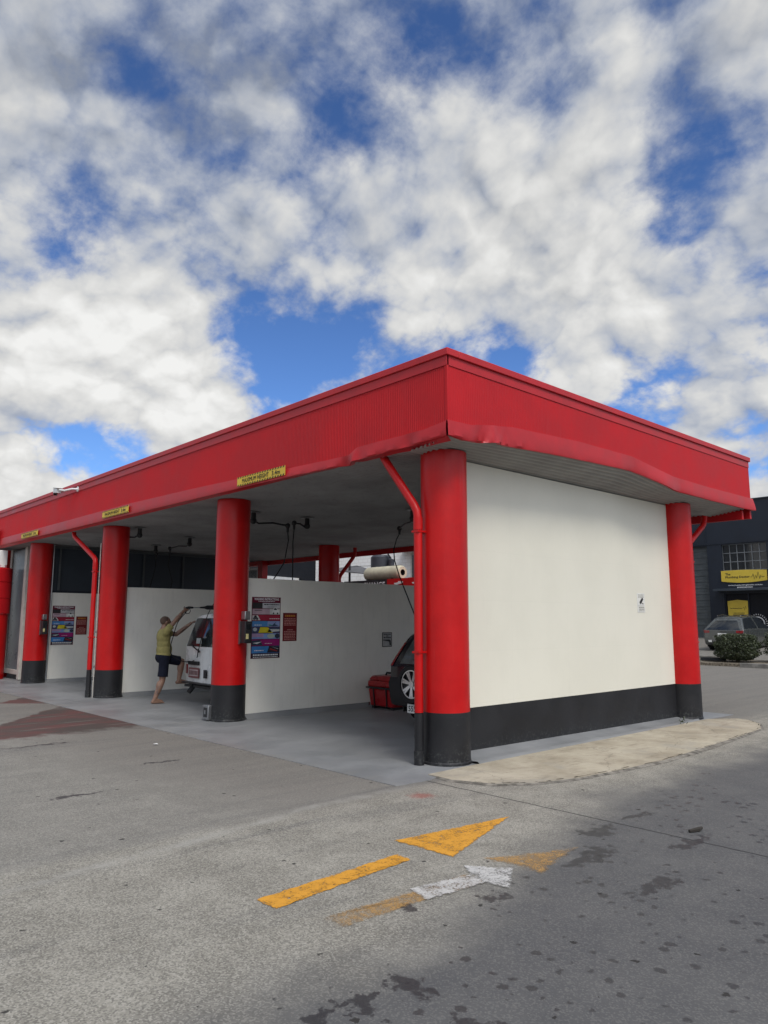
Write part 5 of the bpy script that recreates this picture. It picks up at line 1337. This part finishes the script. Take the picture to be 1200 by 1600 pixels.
t = thing('end_sign', 'edge of a white sign panel hanging on the fascia at the left border', 'sign', (-15.9, -0.6, 3.6))
b = MB(); b.box(-17.5, -15.93, -0.62, -0.56, 3.55, 4.02, WHITEP); b.build('sign_board', t, bevel=0.006)

# ------------------------------------------------------------------ things seen through the back
WBRICK, ntw, bw, pw_, _o = mat_base('white_painted_brick')
br = ntw.n.new('ShaderNodeTexBrick'); ntw.put(br.inputs['Vector'], ntw.comb(ntw.sep(pw_)[0], ntw.sep(pw_)[2], 0.0))
br.inputs['Scale'].default_value = 1.6; br.inputs['Color1'].default_value = (0.88, 0.87, 0.84, 1); br.inputs['Color2'].default_value = (0.83, 0.82, 0.79, 1); br.inputs['Mortar'].default_value = (0.72, 0.7, 0.66, 1)
ntw.put(bw.inputs['Base Color'], ntw.mix(ntw.smooth(ntw.noise(pw_, 1.5, 6, 0.65), 0.5, 0.8, 0, 0.4), br.outputs[0], (0.55, 0.52, 0.46)))
ntw.put(bw.inputs['Normal'], ntw.bump(br.outputs['Fac'], -0.3, 0.02)); bw.inputs['Roughness'].default_value = 0.8
wb = thing('white_building', 'white painted brick building glimpsed behind the bays through the rear opening', 'building', (-19.5, 20, 0))
b = MB(); b.box(-23.6, -13.0, 16.0, 24.0, 0, 7.5, WBRICK); b.build('wall', wb)
b = MB(); b.box(-24.0, -12.7, 15.7, 24.3, 7.5, 7.7, ROOFM); b.build('roof', wb)
b = MB(); b.box(-16.75, -15.4, 15.90, 15.995, 3.0, 4.42, CREAM); wf = b.build('window', wb)
b = MB(); b.box(-16.64, -15.5, 15.87, 15.898, 3.1, 4.34, GLASS); q = b.build('pane', None); q.data.transform(Matrix.Translation(-wb.location)); q.parent = wf
b = MB(); b.prism([(-17.3, 15.2, 4.50), (-17.3, 15.99, 4.62), (-17.3, 15.99, 4.55), (-17.3, 15.2, 4.44)], (2.3, 0, 0), ROOFM); b.build('awning', wb)
NAVYD = simple('dark_navy_cladding', (0.0035, 0.0045, 0.009), 0.5, 0.25)
ns = thing('navy_shed', 'dark navy building seen behind the low partition through the rear opening', 'building', (-27, 18, 0))
b = MB(); b.box(-33.0, -23.9, 16.2, 24.0, 0, 8, NAVYD); b.build('wall', ns)
b = MB(); b.box(-33.3, -23.75, 15.9, 24.2, 8, 8.2, ROOFM); b.build('roof', ns)
b = MB(); b.prism([(-28.2, 15.95, 3.3), (-25.2, 15.95, 3.3), (-25.2, 15.95, 3.72), (-28.2, 15.95, 3.98)], (0, 0.2, 0), WHITEP); sb = b.build('sign_board', ns)
b = MB()
for k in range(9): b.obox((-27.9 + k * 0.28, 15.94, 3.70 - 0.02 * k + 0.03 * math.sin(k * 2.3)), (0.11 + 0.05 * math.sin(k * 1.7), 0, 0.03 * math.sin(k * 3.1)), (0, 0.004, 0), (0.02 * math.sin(k), 0, 0.05 + 0.025 * math.sin(k * 1.3)), TXTK)
q = b.build('lettering', None); q.data.transform(Matrix.Translation(-ns.location)); q.parent = sb
# red framed doorway at the rear
t = thing('rear_doorway', 'red post and white framed grey panel at the rear beyond the second column', 'door', (-15.6, 7.2, 0))
b = MB(); b.box(-14.98, -14.72, 7.1, 7.3, 0, 3.5, RED); b.box(-17.5, -14.99, 7.12, 7.28, 3.36, 3.5, RED); b.build('red_frame', t)
b = MB(); b.box(-15.10, -14.99, 7.14, 7.26, 0, 3.30, WHITEP); b.box(-17.5, -15.102, 7.14, 7.26, 3.22, 3.30, WHITEP); b.build('frame', t)
b = MB(); b.box(-17.5, -15.11, 7.18, 7.22, 0, 3.215, GREYP); b.build('door_panel', t)
# change machine kiosk with a fascia sign
ks = thing('change_kiosk', 'change machine kiosk behind the bays with a black and red sign along its top', 'kiosk', (-12, 10.2, 0))
b = MB(); b.box(-13.5, -9.2, 9.66, 11.2, 0, 2.48, WHITEP); b.build('cabin', ks)
b = MB(); b.box(-13.52, -11.385, 9.58, 11.25, 2.49, 2.86, BLKPL); b.build('black_sign', ks)
b = MB(); b.box(-11.383, -10.42, 9.58, 11.25, 2.49, 2.865, RED); b.box(-10.418, -9.15, 9.57, 11.25, 2.49, 2.87, RED); b.build('red_sign', ks)
b = MB(); b.text('CHANGE', (-12.0, 9.572, 2.695), (1, 0, 0), (0, 0, 1), 0.17, TXTW, width=1.05, fat=0.006)
for x0_ in (-10.85, -10.05):
    b.poly([(x0_ - 0.20, 9.565, 2.72), (x0_ - 0.02, 9.565, 2.74), (x0_ + 0.0, 9.565, 2.78), (x0_ + 0.22, 9.565, 2.76), (x0_ + 0.20, 9.565, 2.71), (x0_ + 0.05, 9.565, 2.69), (x0_ - 0.05, 9.565, 2.665), (x0_ - 0.17, 9.565, 2.68)], TXTW)
b.build('lettering', ks)
BEIGE = simple('beige_tank', (0.50, 0.47, 0.34), 0.55, var=0.1, dirt=0.3)
t = thing('beige_tank', 'beige horizontal tank with a dark round opening lying on the kiosk roof', 'tank', (-12.3, 10.3, 2.88))
b = MB(); b.lathe((-13.15, 10.3, 3.11), [(0.0, 0.0), (0.12, 0.0), (0.20, 0.03), (0.235, 0.10), (0.235, 1.62), (0.22, 1.70), (0.19, 1.74), (0.10, 1.74)], BEIGE, 36, axis='x')
for x_ in (0.5, 1.05): b.lathe((-13.15, 10.3, 3.11), [(0.235, x_ - 0.02), (0.241, x_), (0.235, x_ + 0.02)], BEIGE, 36, axis='x')
b.build('tank_shell', t)
b = MB(); b.lathe((-13.15, 10.3, 3.11), [(0.10, 1.742), (0.098, 1.60), (0.0, 1.60)], TXTK, 24, axis='x'); b.build('opening', t)
for x_ in (-12.9, -11.75):
    b = MB(); b.box(x_ - 0.05, x_ + 0.05, 10.12, 10.48, 2.872, 2.93, BLKPL); b.build('cradle', t)
t = thing('dark_tank', 'dark grey upright drum with fittings behind the beige tank', 'tank', (-12.9, 10.75, 2.88))
DKG = simple('dark_tank_plastic', (0.03, 0.035, 0.045), 0.5)
b = MB(); b.lathe((-13.06, 10.85, 0), [(0.36, 2.865), (0.36, 3.30), (0.34, 3.32), (0.36, 3.34), (0.36, 3.72), (0.30, 3.79), (0, 3.80)], DKG, 32); b.build('drum', t)
b = MB(); b.tube([(-13.05, 10.8, 3.78), (-13.0, 10.8, 3.92), (-12.7, 10.8, 3.86), (-12.55, 10.8, 3.70)], 0.03, BLKPL, 8); b.box(-13.2, -13.05, 10.7, 10.85, 3.76, 3.94, BLKPL); b.build('pipework', t)
b = MB(); b.lathe((-12.55, 10.85, 0), [(0.09, 2.865), (0.11, 3.62), (0, 3.66)], DKG, 20); b.build('side_drum', t)
t = thing('shade_sail', 'grey shade sail with a thin black post in front of the white brick wall', 'shade sail', (-15.6, 11.6, 0))
b = MB(); b.add([(-17.1, 11.6, 3.55), (-16.4, 12.6, 3.72), (-13.0, 11.3, 3.10), (-17.1, 11.6, 3.50), (-16.4, 12.6, 3.69), (-13.0, 11.3, 3.085)], [(0, 1, 2), (5, 4, 3), (0, 3, 4, 1), (1, 4, 5, 2), (2, 5, 3, 0)], simple('sail_cloth', (0.10, 0.10, 0.105), 0.8)); b.build('sail', t)
b = MB(); b.tube([(-15.78, 11.7, 0), (-15.78, 11.7, 3.75)], 0.045, BLKPL, 10); b.build('post', t)
b = MB(); b.tube([(-15.78, 11.7, 3.6), (-12.9, 11.7, 3.5)], 0.008, BLKPL, 6); b.build('cable', t)

# ------------------------------------------------------------------ across the street on the right
BZ = terr(33) - 0.02
nb = thing('navy_workshop', 'two storey dark navy workshop across the street at the right edge', 'building', (-9, 38, BZ))
b = MB()
# wall with openings left for door/window (front face pieces)
Yw = 33.0
def wallbox(x0, x1, z0, z1, yy=Yw): b.box(x0, x1, yy, yy + 0.4, z0, z1, NAVY)
wallbox(-22.0, -13.35, BZ - 1, 7.78); wallbox(-13.35, -11.55, 5.54, 7.78); wallbox(-11.55, -10.78, BZ - 1, 7.78)
wallbox(-10.78, -8.55, 5.55, 7.78); wallbox(-10.78, -8.55, 3.52, 4.17); wallbox(-10.78, -8.55, 2.98, 3.52); wallbox(-8.55, 6.0, BZ - 1, 7.78)
b.box(-22.0, 6.0, Yw + 0.4, Yw + 14, BZ - 1, 7.78, NAVY)
b.build('wall', nb)
b = MB(); b.box(-22.1, 6.1, Yw - 0.05, Yw + 14.1, 7.78, 7.84, NAVY); b.build('roof', nb)
b = MB()
for k in range(30):
    z0_ = BZ + 0.05 + k * 0.163; b.box(-13.35, -11.55, Yw + 0.20 + 0.02 * (k % 2), Yw + 0.30, z0_, z0_ + 0.158, GREYD)
b.build('roller_door', nb)
b = MB(); b.box(-13.4, -11.5, Yw + 0.02, Yw + 0.35, BZ - 0.2, BZ + 0.04, KERBM); b.build('threshold', nb)
b = MB()
for (xa, xb_) in ((-12.22, -12.18), (-10.82, -10.78), (-8.55, -8.50)): pass
b.box(-22, 6, Yw - 0.03, Yw - 0.001, 5.60, 5.66, NAVY); b.box(-11.62, -11.56, Yw - 0.03, Yw - 0.001, 5.67, 7.7, NAVY); b.build('wall_trim', nb)
b = MB(); b.box(-10.78, -8.55, Yw + 0.15, Yw + 0.18, 4.17, 5.55, GLASS); win = b.build('window', nb)
b = MB(); MUL = simple('window_frame_grey', (0.16, 0.17, 0.18), 0.5)
for k in range(7): x_ = -10.78 + 2.23 * k / 6; b.box(x_ - 0.018, x_ + 0.018, Yw + 0.10, Yw + 0.149, 4.17, 5.55, MUL)
for z in (4.19, 4.63, 5.09, 5.53): b.box(-10.78, -8.55, Yw + 0.095, Yw + 0.099, z - 0.018, z + 0.018, MUL)
q = b.build('window_frame', None); q.data.transform(Matrix.Translation(-nb.location)); q.parent = win
b = MB(); b.box(-11.05, -7.4, Yw - 0.75, Yw - 0.005, 3.10, 3.22, NAVYI); b.build('awning', nb, bevel=0.01)
b = MB(); b.box(-10.78, -8.55, Yw + 0.10, Yw + 0.13, BZ, 2.97, NAVYD); dr = b.build('shopfront', nb)
b = MB()
for x_ in (-10.76, -9.60, -8.58): b.box(x_ - 0.03, x_ + 0.03, Yw + 0.05, Yw + 0.099, BZ, 2.97, NAVY)
q = b.build('door_frame', None); q.data.transform(Matrix.Translation(-nb.location)); q.parent = dr
# yellow sign board (arched bottom)
YEL = simple('shop_yellow', (0.62, 0.45, 0.045), 0.45, var=0.04)
sg_ = thing('shop_sign', 'wide yellow plumbing shop sign with a heartbeat line above the navy shopfront', 'sign', (-9.7, Yw, 3.8))
b = MB(); n = 12
pts = [(-10.86, Yw - 0.05, 4.17), (-10.86, Yw - 0.05, 3.62)] + [(-10.86 + 2.26 * k / n, Yw - 0.05, 3.62 - 0.09 * math.sin(math.pi * k / n)) for k in range(1, n)] + [(-8.60, Yw - 0.05, 3.62), (-8.60, Yw - 0.05, 4.14)] + [(-8.60 - 2.26 * k / n, Yw - 0.05, 4.14 + 0.03 * k / n + 0.03 * math.sin(math.pi * k / n)) for k in range(1, n)]
b.prism(pts, (0, 0.045, 0), YEL); b.build('sign_board', sg_)
b = MB(); yq = Yw - 0.054
b.text('The', (-10.64, yq, 3.985), (1, 0, 0), (0, 0, 1), 0.115, TXTK, align='L', fat=0.004)
b.text('Plumbing Doctor', (-10.64, yq, 3.815), (1, 0, 0), (0, 0, 1), 0.14, TXTK, width=1.22, align='L', fat=0.004)
hb = [(-9.38, 3.81), (-9.30, 3.83), (-9.25, 3.97), (-9.19, 3.70), (-9.12, 3.90), (-9.08, 3.74), (-9.0, 4.06), (-8.93, 3.70), (-8.88, 3.88), (-8.84, 3.81), (-8.72, 3.81)]
b.tube([(x_, yq, z_) for x_, z_ in hb], 0.010, TXTK, 5)
b.build('lettering', sg_)
b = MB(); b.text('www.theplumbingdoctor.com.au', (-9.7, Yw - 0.008, 3.405), (1, 0, 0), (0, 0, 1), 0.085, TXTW, width=1.7, fat=0.003)
for k in range(12): b.box(-10.10 + k * 0.065, -10.06 + k * 0.065, Yw - 0.008, Yw - 0.005, 3.27, 3.325, TXTW)
q = b.build('wall_lettering', sg_)
sg2 = thing('door_sign', 'square yellow sign in the navy shop window above the parked hatchback', 'sign', (-10.15, Yw, 2.2))
b = MB(); b.prism([(-10.64, Yw + 0.04, 1.55), (-9.66, Yw + 0.04, 1.55), (-9.64, Yw + 0.04, 2.60), (-10.15, Yw + 0.04, 2.66), (-10.66, Yw + 0.04, 2.60)], (0, 0.008, 0), YEL); b.build('sign_board', sg2)
b = MB(); yq = Yw + 0.037
b.text('The Plumbing Doctor', (-10.24, yq, 2.22), (1, 0, 0), (0, 0, 1), 0.06, TXTK, width=0.62, fat=0.003)
b.tube([(-9.90, yq, 2.22), (-9.86, yq, 2.30), (-9.82, yq, 2.12), (-9.77, yq, 2.34), (-9.73, yq, 2.2)], 0.007, TXTK, 5)
for k in range(8): b.box(-10.38 + k * 0.07, -10.33 + k * 0.07, yq - 0.001, yq + 0.001, 1.96, 2.0, TXTK)
b.box(-10.42, -9.86, yq - 0.001, yq + 0.001, 1.83, 1.91, TXTK)
b.build('lettering', sg2)
sg3 = thing('window_emblem', 'round white emblem ring on the dark shop glass behind the hatchback', 'emblem', (-9.2, Yw, 1.6))
b = MB(); n = 40
for (r0_, r1_, a0_, a1_) in ((0.30, 0.36, -0.3, 3.4), (0.17, 0.23, 0.2, 2.9)):
    vs = []
    for k in range(n + 1):
        a = a0_ + (a1_ - a0_) * k / n; vs += [(-9.25 + r0_ * math.cos(a), Yw + 0.095, 1.45 + r0_ * math.sin(a)), (-9.25 + r1_ * math.cos(a), Yw + 0.095, 1.45 + r1_ * math.sin(a))]
    b.add(vs, [(2 * k, 2 * k + 2, 2 * k + 3, 2 * k + 1) for k in range(n)], pm((0.6, 0.6, 0.6)))
for k in range(16):
    a = -0.2 + 3.5 * k / 15; b.obox((-9.25 + 0.46 * math.cos(a), Yw + 0.095, 1.45 + 0.46 * math.sin(a)), (0.022 * math.sin(a), 0, -0.022 * math.cos(a)), (0, 0.001, 0), (0.03 * math.cos(a), 0, 0.03 * math.sin(a)), pm((0.5, 0.5, 0.5)))
b.build('ring', sg3)

# grey hatchback
HATP = simple('grey_green_paint', (0.078, 0.084, 0.080), 0.25, 0.5, metal=0.35, var=0.06, coat=0.6)
hz_ = terr(26.5)
ha = thing('parked_hatchback', 'grey hatchback parked nose in before the navy workshop, partly behind a shrub', 'car', (-7.98, 25.95, terr(25.95)))
c = Car([(0.05, 0.30, 0.88, 1.34, 0.74, 0.80, 0.52, 0.50, 0.05), (0.15, 0.26, 0.90, 1.39, 0.82, 0.86, 0.56, 0.45, 0.05), (0.7, 0.22, 0.92, 1.45, 0.85, 0.88, 0.60, 0.20, 0.05), (1.6, 0.20, 0.93, 1.48, 0.86, 0.89, 0.62, 0.0, 0.05), (2.4, 0.20, 0.92, 1.46, 0.86, 0.89, 0.62, -0.15, 0.05), (3.0, 0.20, 0.93, 1.25, 0.86, 0.88, 0.64, -0.45, 0.05), (3.4, 0.22, 0.92, 0.98, 0.85, 0.87, 0.72, 0, 0.05), (4.0, 0.24, 0.78, 0.86, 0.80, 0.82, 0.66, 0, 0.04), (4.35, 0.28, 0.60, 0.68, 0.66, 0.68, 0.5, 0, 0.02)], ha, rear_bulge=0.09)
c.body(HATP)
c.epatch([(-0.90, 5.9), (0.90, 5.9), (0.84, 9.6), (-0.84, 9.6)], GLASS, 'rear_window')
c.epatch([(-0.9, 5.9), (0.9, 5.9), (0.84, 9.6), (-0.84, 9.6)], GLASS, 'windscreen', front=True)
L = ha.location
for sg in (1, -1):
    lb = MB(); c.spatch(sg, [(0, 3.4), (1.6, 3.6), (1.5, 5.2), (0, 5.0)], REDL, '', 0.008, into=lb); c.epatch([(sg * 0.99, 3.4), (sg * 0.70, 3.5), (sg * 0.72, 4.9), (sg * 0.99, 5.0)], REDL, '', 0.010, into=lb); lb.build('tail_light', ha)
    c.spatch(sg, [(3.0, 6.1), (8.6, 6.1), (8.2, 9.4), (4.2, 9.4)], GLASS, 'side_window')
    c.spatch(sg, [(9.0, 6.1), (15.0, 6.1), (12.3, 9.2), (8.8, 9.4)], GLASS, 'side_window')
    for y in (0.85, 3.45):
        ab = MB(); arch(ab, ha, sg, 0.893, y, 0.32, 0.38); ab.build('wheel_arch', ha)
    for y in (0.85, 3.45): wheel(ha, sg * 0.80, y, 0.315, 0.315, 0.20, 0.21, 5, sg)
    b = MB(); b.tube([V((sg * 0.50, 0.75, 1.50)) + L, V((sg * 0.54, 1.4, 1.55)) + L, V((sg * 0.52, 2.3, 1.50)) + L], 0.018, CHROME, 8); b.build('roof_rail', ha)
for s_ in (-0.72, 0.72): c.epatch([(s_ - 0.1, 1.3), (s_ + 0.1, 1.3), (s_ + 0.1, 1.8), (s_ - 0.1, 1.8)], WHITEP, 'reflector', 0.012)
b = MB(); c.epatch([(-0.9, 0.0), (0.9, 0.0), (0.9, 1.1), (-0.9, 1.1)], BLKPL, '', 0.012, into=b); b.build('rear_bumper', ha)
b = MB(); c.epatch([(-0.24, 2.6), (0.24, 2.6), (0.24, 3.4), (-0.24, 3.4)], WHITEP, '', 0.014, into=b); b.build('number_plate', ha)
b = MB(); c.epatch([(-0.86, 10.2), (0.86, 10.2), (0.84, 10.9), (-0.84, 10.9)], HATP, '', 0.10, into=b); b.build('spoiler', ha)

# garden bed, kerb, wheel stop
MULCH = simple('bark_mulch', (0.20, 0.17, 0.13), 0.95, 0.2, var=0.35, vscale=14, bump=0.8, bscale=25)
b = MB(); b.prism([(-16, 20.45, 0.0), (6, 20.25, 0.0), (6, 22.6, 0.05), (-16, 22.6, 0.05)], (0, 0, 0.10), MULCH)
tag(b.build('garden_bed'), 'strip of bark mulch between the road and the parked hatchback', 'garden bed', kind='structure')
b = MB(); b.box(-4.95, 6, 20.05, 20.22, -0.02, 0.15, KERBM)
tag(b.build('kerb', None, bevel=0.02), 'concrete kerb along the mulch strip on the right', 'kerb', kind='structure')
b = MB(); b.box(-16, -6.1, 22.62, 22.85, 0.0, 0.24, KERBM); tag(b.build('kerb', None, bevel=0.02), 'pale kerb behind the mulch strip under the hatchback', 'kerb', kind='structure')
t = thing('wheel_stop', 'small dark wheel stop lying on the mulch strip', 'wheel stop', (-6.35, 21.2, 0.14))
b = MB(); b.prism([(-6.75, 21.0, 0.14), (-6.75, 21.3, 0.14), (-6.75, 21.25, 0.25), (-6.75, 21.05, 0.25)], (0.85, 0, 0), RUBBER); b.build('bar', t, bevel=0.01)

# shrubs --------------------------------------------------------------
def leafmat(name, c0, c1):
    m, nt, b_, pos, _ = mat_base(name)
    n = nt.noise(pos, 6, 4, 0.6)
    oi = nt.n.new('ShaderNodeNewGeometry').outputs['Random Per Island']
    c_ = nt.mix(nt.math('MULTIPLY', nt.math('ADD', oi, nt.smooth(n, 0.3, 0.7)), 0.5), c0, c1)
    nt.put(b_.inputs['Base Color'], c_); b_.inputs['Roughness'].default_value = 0.5
    return m
LEAF = leafmat('shrub_leaf', (0.014, 0.022, 0.009), (0.060, 0.075, 0.028)); BARK = simple('bark', (0.09, 0.07, 0.05), 0.9)
def shrub(x, y, z, w_, d_, h, lab, seed, cnt=9500, leaf=0.038, kind='clipped_shrub', group='clipped shrubs in the mulch strip'):
    r_ = np.random.default_rng(seed); t = thing(kind, lab, 'shrub', (x, y, z), group)
    b = MB()
    for k in range(7):
        a = r_.uniform(0, 6.28); rr = r_.uniform(0.1, 0.35)
        b.tube([(x + 0.03 * math.cos(a), y + 0.03 * math.sin(a), z - 0.03), (x + w_ * rr * math.cos(a), y + d_ * rr * math.sin(a), z + h * 0.35), (x + w_ * rr * 1.3 * math.cos(a), y + d_ * rr * 1.3 * math.sin(a), z + h * 0.75)], [0.025, 0.018, 0.008], BARK, 6)
    b.build('trunk', t)
    b = MB(); vs = []; fs = []
    cl = [(r_.uniform(-1, 1), r_.uniform(-1, 1), r_.uniform(-1, 1)) for _ in range(40)]
    for k in range(cnt):
        while True:
            q = r_.uniform(-1, 1, 3)
            s_ = (abs(q[0]) ** 4 + abs(q[1]) ** 4 + abs(q[2]) ** 3.2)
            if s_ < 1 and (s_ > 0.28 or r_.random() < 0.25): break
        if q[2] < -0.6 and max(abs(q[0]), abs(q[1])) > 0.86 + 0.4 * (q[2] + 0.6): continue
        lump = 1 + 0.10 * math.sin(q[0] * 7 + seed) * math.cos(q[1] * 6) + 0.07 * math.sin(q[2] * 9)
        p_ = np.array([x + q[0] * w_ / 2 * lump, y + q[1] * d_ / 2 * lump, z + 0.03 + (q[2] * 0.5 + 0.5) * (h - 0.03) * (0.97 + 0.06 * lump - 0.05)])
        n_ = r_.normal(size=3); n_ /= np.linalg.norm(n_); u_ = np.cross(n_, r_.normal(size=3)); u_ /= np.linalg.norm(u_); v_ = np.cross(n_, u_)
        L_ = leaf * r_.uniform(0.6, 1.3); o_ = len(vs)
        vs += [p_ - u_ * L_, p_ + v_ * L_ * 0.45 + n_ * L_ * 0.12, p_ + u_ * L_, p_ - v_ * L_ * 0.45 + n_ * L_ * 0.12]; fs.append((o_, o_ + 1, o_ + 2, o_ + 3))
    b.add(vs, fs, LEAF); b.build('foliage', t, smooth=0)
shrub(-5.49, 21.25, 0.15, 1.42, 1.2, 0.98, 'round clipped shrub in front of the grey hatchback', 3)
shrub(-4.05, 22.0, 0.15, 1.3, 1.2, 1.15, 'clipped shrub cut by the right edge of the photo', 5)
shrub(-9.9, 42.5, 7.0, 2.4, 2.0, 2.3, 'tree top just showing over the navy workshop roof', 9, 900, 0.12, 'distant_tree', None) if False else None

# tree behind the workshop: trunk, limbs, leafy crown
t = thing('tree', 'tree whose top just shows above the navy workshop roof', 'tree', (-10.2, 49.5, 2.0))
b = MB(); b.tube([(-10.2, 49.5, 1.5), (-10.15, 49.5, 5), (-10.3, 49.5, 8.2), (-10.2, 49.5, 10.4)], [0.3, 0.22, 0.14, 0.04], BARK, 10)
for k in range(8):
    a = k * 0.8; b.tube([(-10.2, 49.5, 6.5 + 0.3 * k), (-10.2 + 1.0 * math.cos(a), 49.5 + 1.0 * math.sin(a), 7.6 + 0.32 * k), (-10.2 + 1.7 * math.cos(a), 49.5 + 1.7 * math.sin(a), 8.2 + 0.32 * k)], [0.08, 0.05, 0.02], BARK, 6)
b.build('trunk', t)
b = MB(); r_ = np.random.default_rng(11); vs = []; fs = []
cen = [(-10.2 + r_.uniform(-1.7, 1.7), 49.5 + r_.uniform(-1.7, 1.7), r_.uniform(7.4, 10.3), r_.uniform(0.35, 0.75)) for _ in range(26)]
for (cx2, cy2, cz2, cr2) in cen:
    for k in range(110):
        q = r_.normal(size=3); q /= np.linalg.norm(q); p_ = np.array([cx2, cy2, cz2]) + q * cr2 * r_.uniform(0.4, 1) ** 0.6 * np.array([1, 1, 0.75])
        n_ = r_.normal(size=3); n_ /= np.linalg.norm(n_); u_ = np.cross(n_, r_.normal(size=3)); u_ /= np.linalg.norm(u_); v_ = np.cross(n_, u_); L_ = 0.10 * r_.uniform(0.6, 1.3); o_ = len(vs)
        vs += [p_ - u_ * L_, p_ + v_ * L_ * 0.45, p_ + u_ * L_, p_ - v_ * L_ * 0.45]; fs.append((o_, o_ + 1, o_ + 2, o_ + 3))
b.add(vs, fs, LEAF); b.build('crown', t, smooth=0)

# ------------------------------------------------------------------ small litter and a weed
t = thing('weed', 'tiny weed growing at the foot of the end wall beside the right column', 'plant', (0.40, 4.80, 0.03))
b = MB(); b.tube([(0.40, 4.80, 0.03), (0.395, 4.80, 0.08), (0.41, 4.81, 0.12)], 0.004, LEAF, 5); b.build('stem', t)
b = MB(); r_ = np.random.default_rng(2)
for k in range(16):
    p_ = V((0.40 + r_.uniform(-0.05, 0.05), 4.80 + r_.uniform(-0.06, 0.06), 0.04 + r_.uniform(0, 0.09))); u_ = V(r_.normal(size=3)).normalized() * 0.022; v_ = u_.cross(V(r_.normal(size=3))).normalized() * 0.009
    b.poly([p_ - u_, p_ + v_, p_ + u_, p_ - v_], LEAF)
b.build('leaves', t, smooth=0)
STK = simple('dry_stick', (0.03, 0.025, 0.02), 0.9)
b = MB(); b.tube([(3.08, -0.68, 0.012), (3.11, -0.60, 0.016), (3.10, -0.52, 0.012)], [0.012, 0.018, 0.010], STK, 6); tag(b.build('stick', None), 'short dark stick lying on the dark asphalt at right', 'stick')
PAP = simple('paper_scrap', (0.7, 0.7, 0.68), 0.8)
b = MB(); b.poly([(-3.28, -1.90, 0.012), (-3.22, -1.91, 0.016), (-3.21, -1.86, 0.012), (-3.27, -1.85, 0.018)], PAP); tag(b.build('paper_scrap', None, smooth=0), 'white scrap of paper on the ground before the second bay', 'litter')
sc.cycles.max_bounces = 8; sc.cycles.diffuse_bounces = 5; sc.cycles.transparent_max_bounces = 8
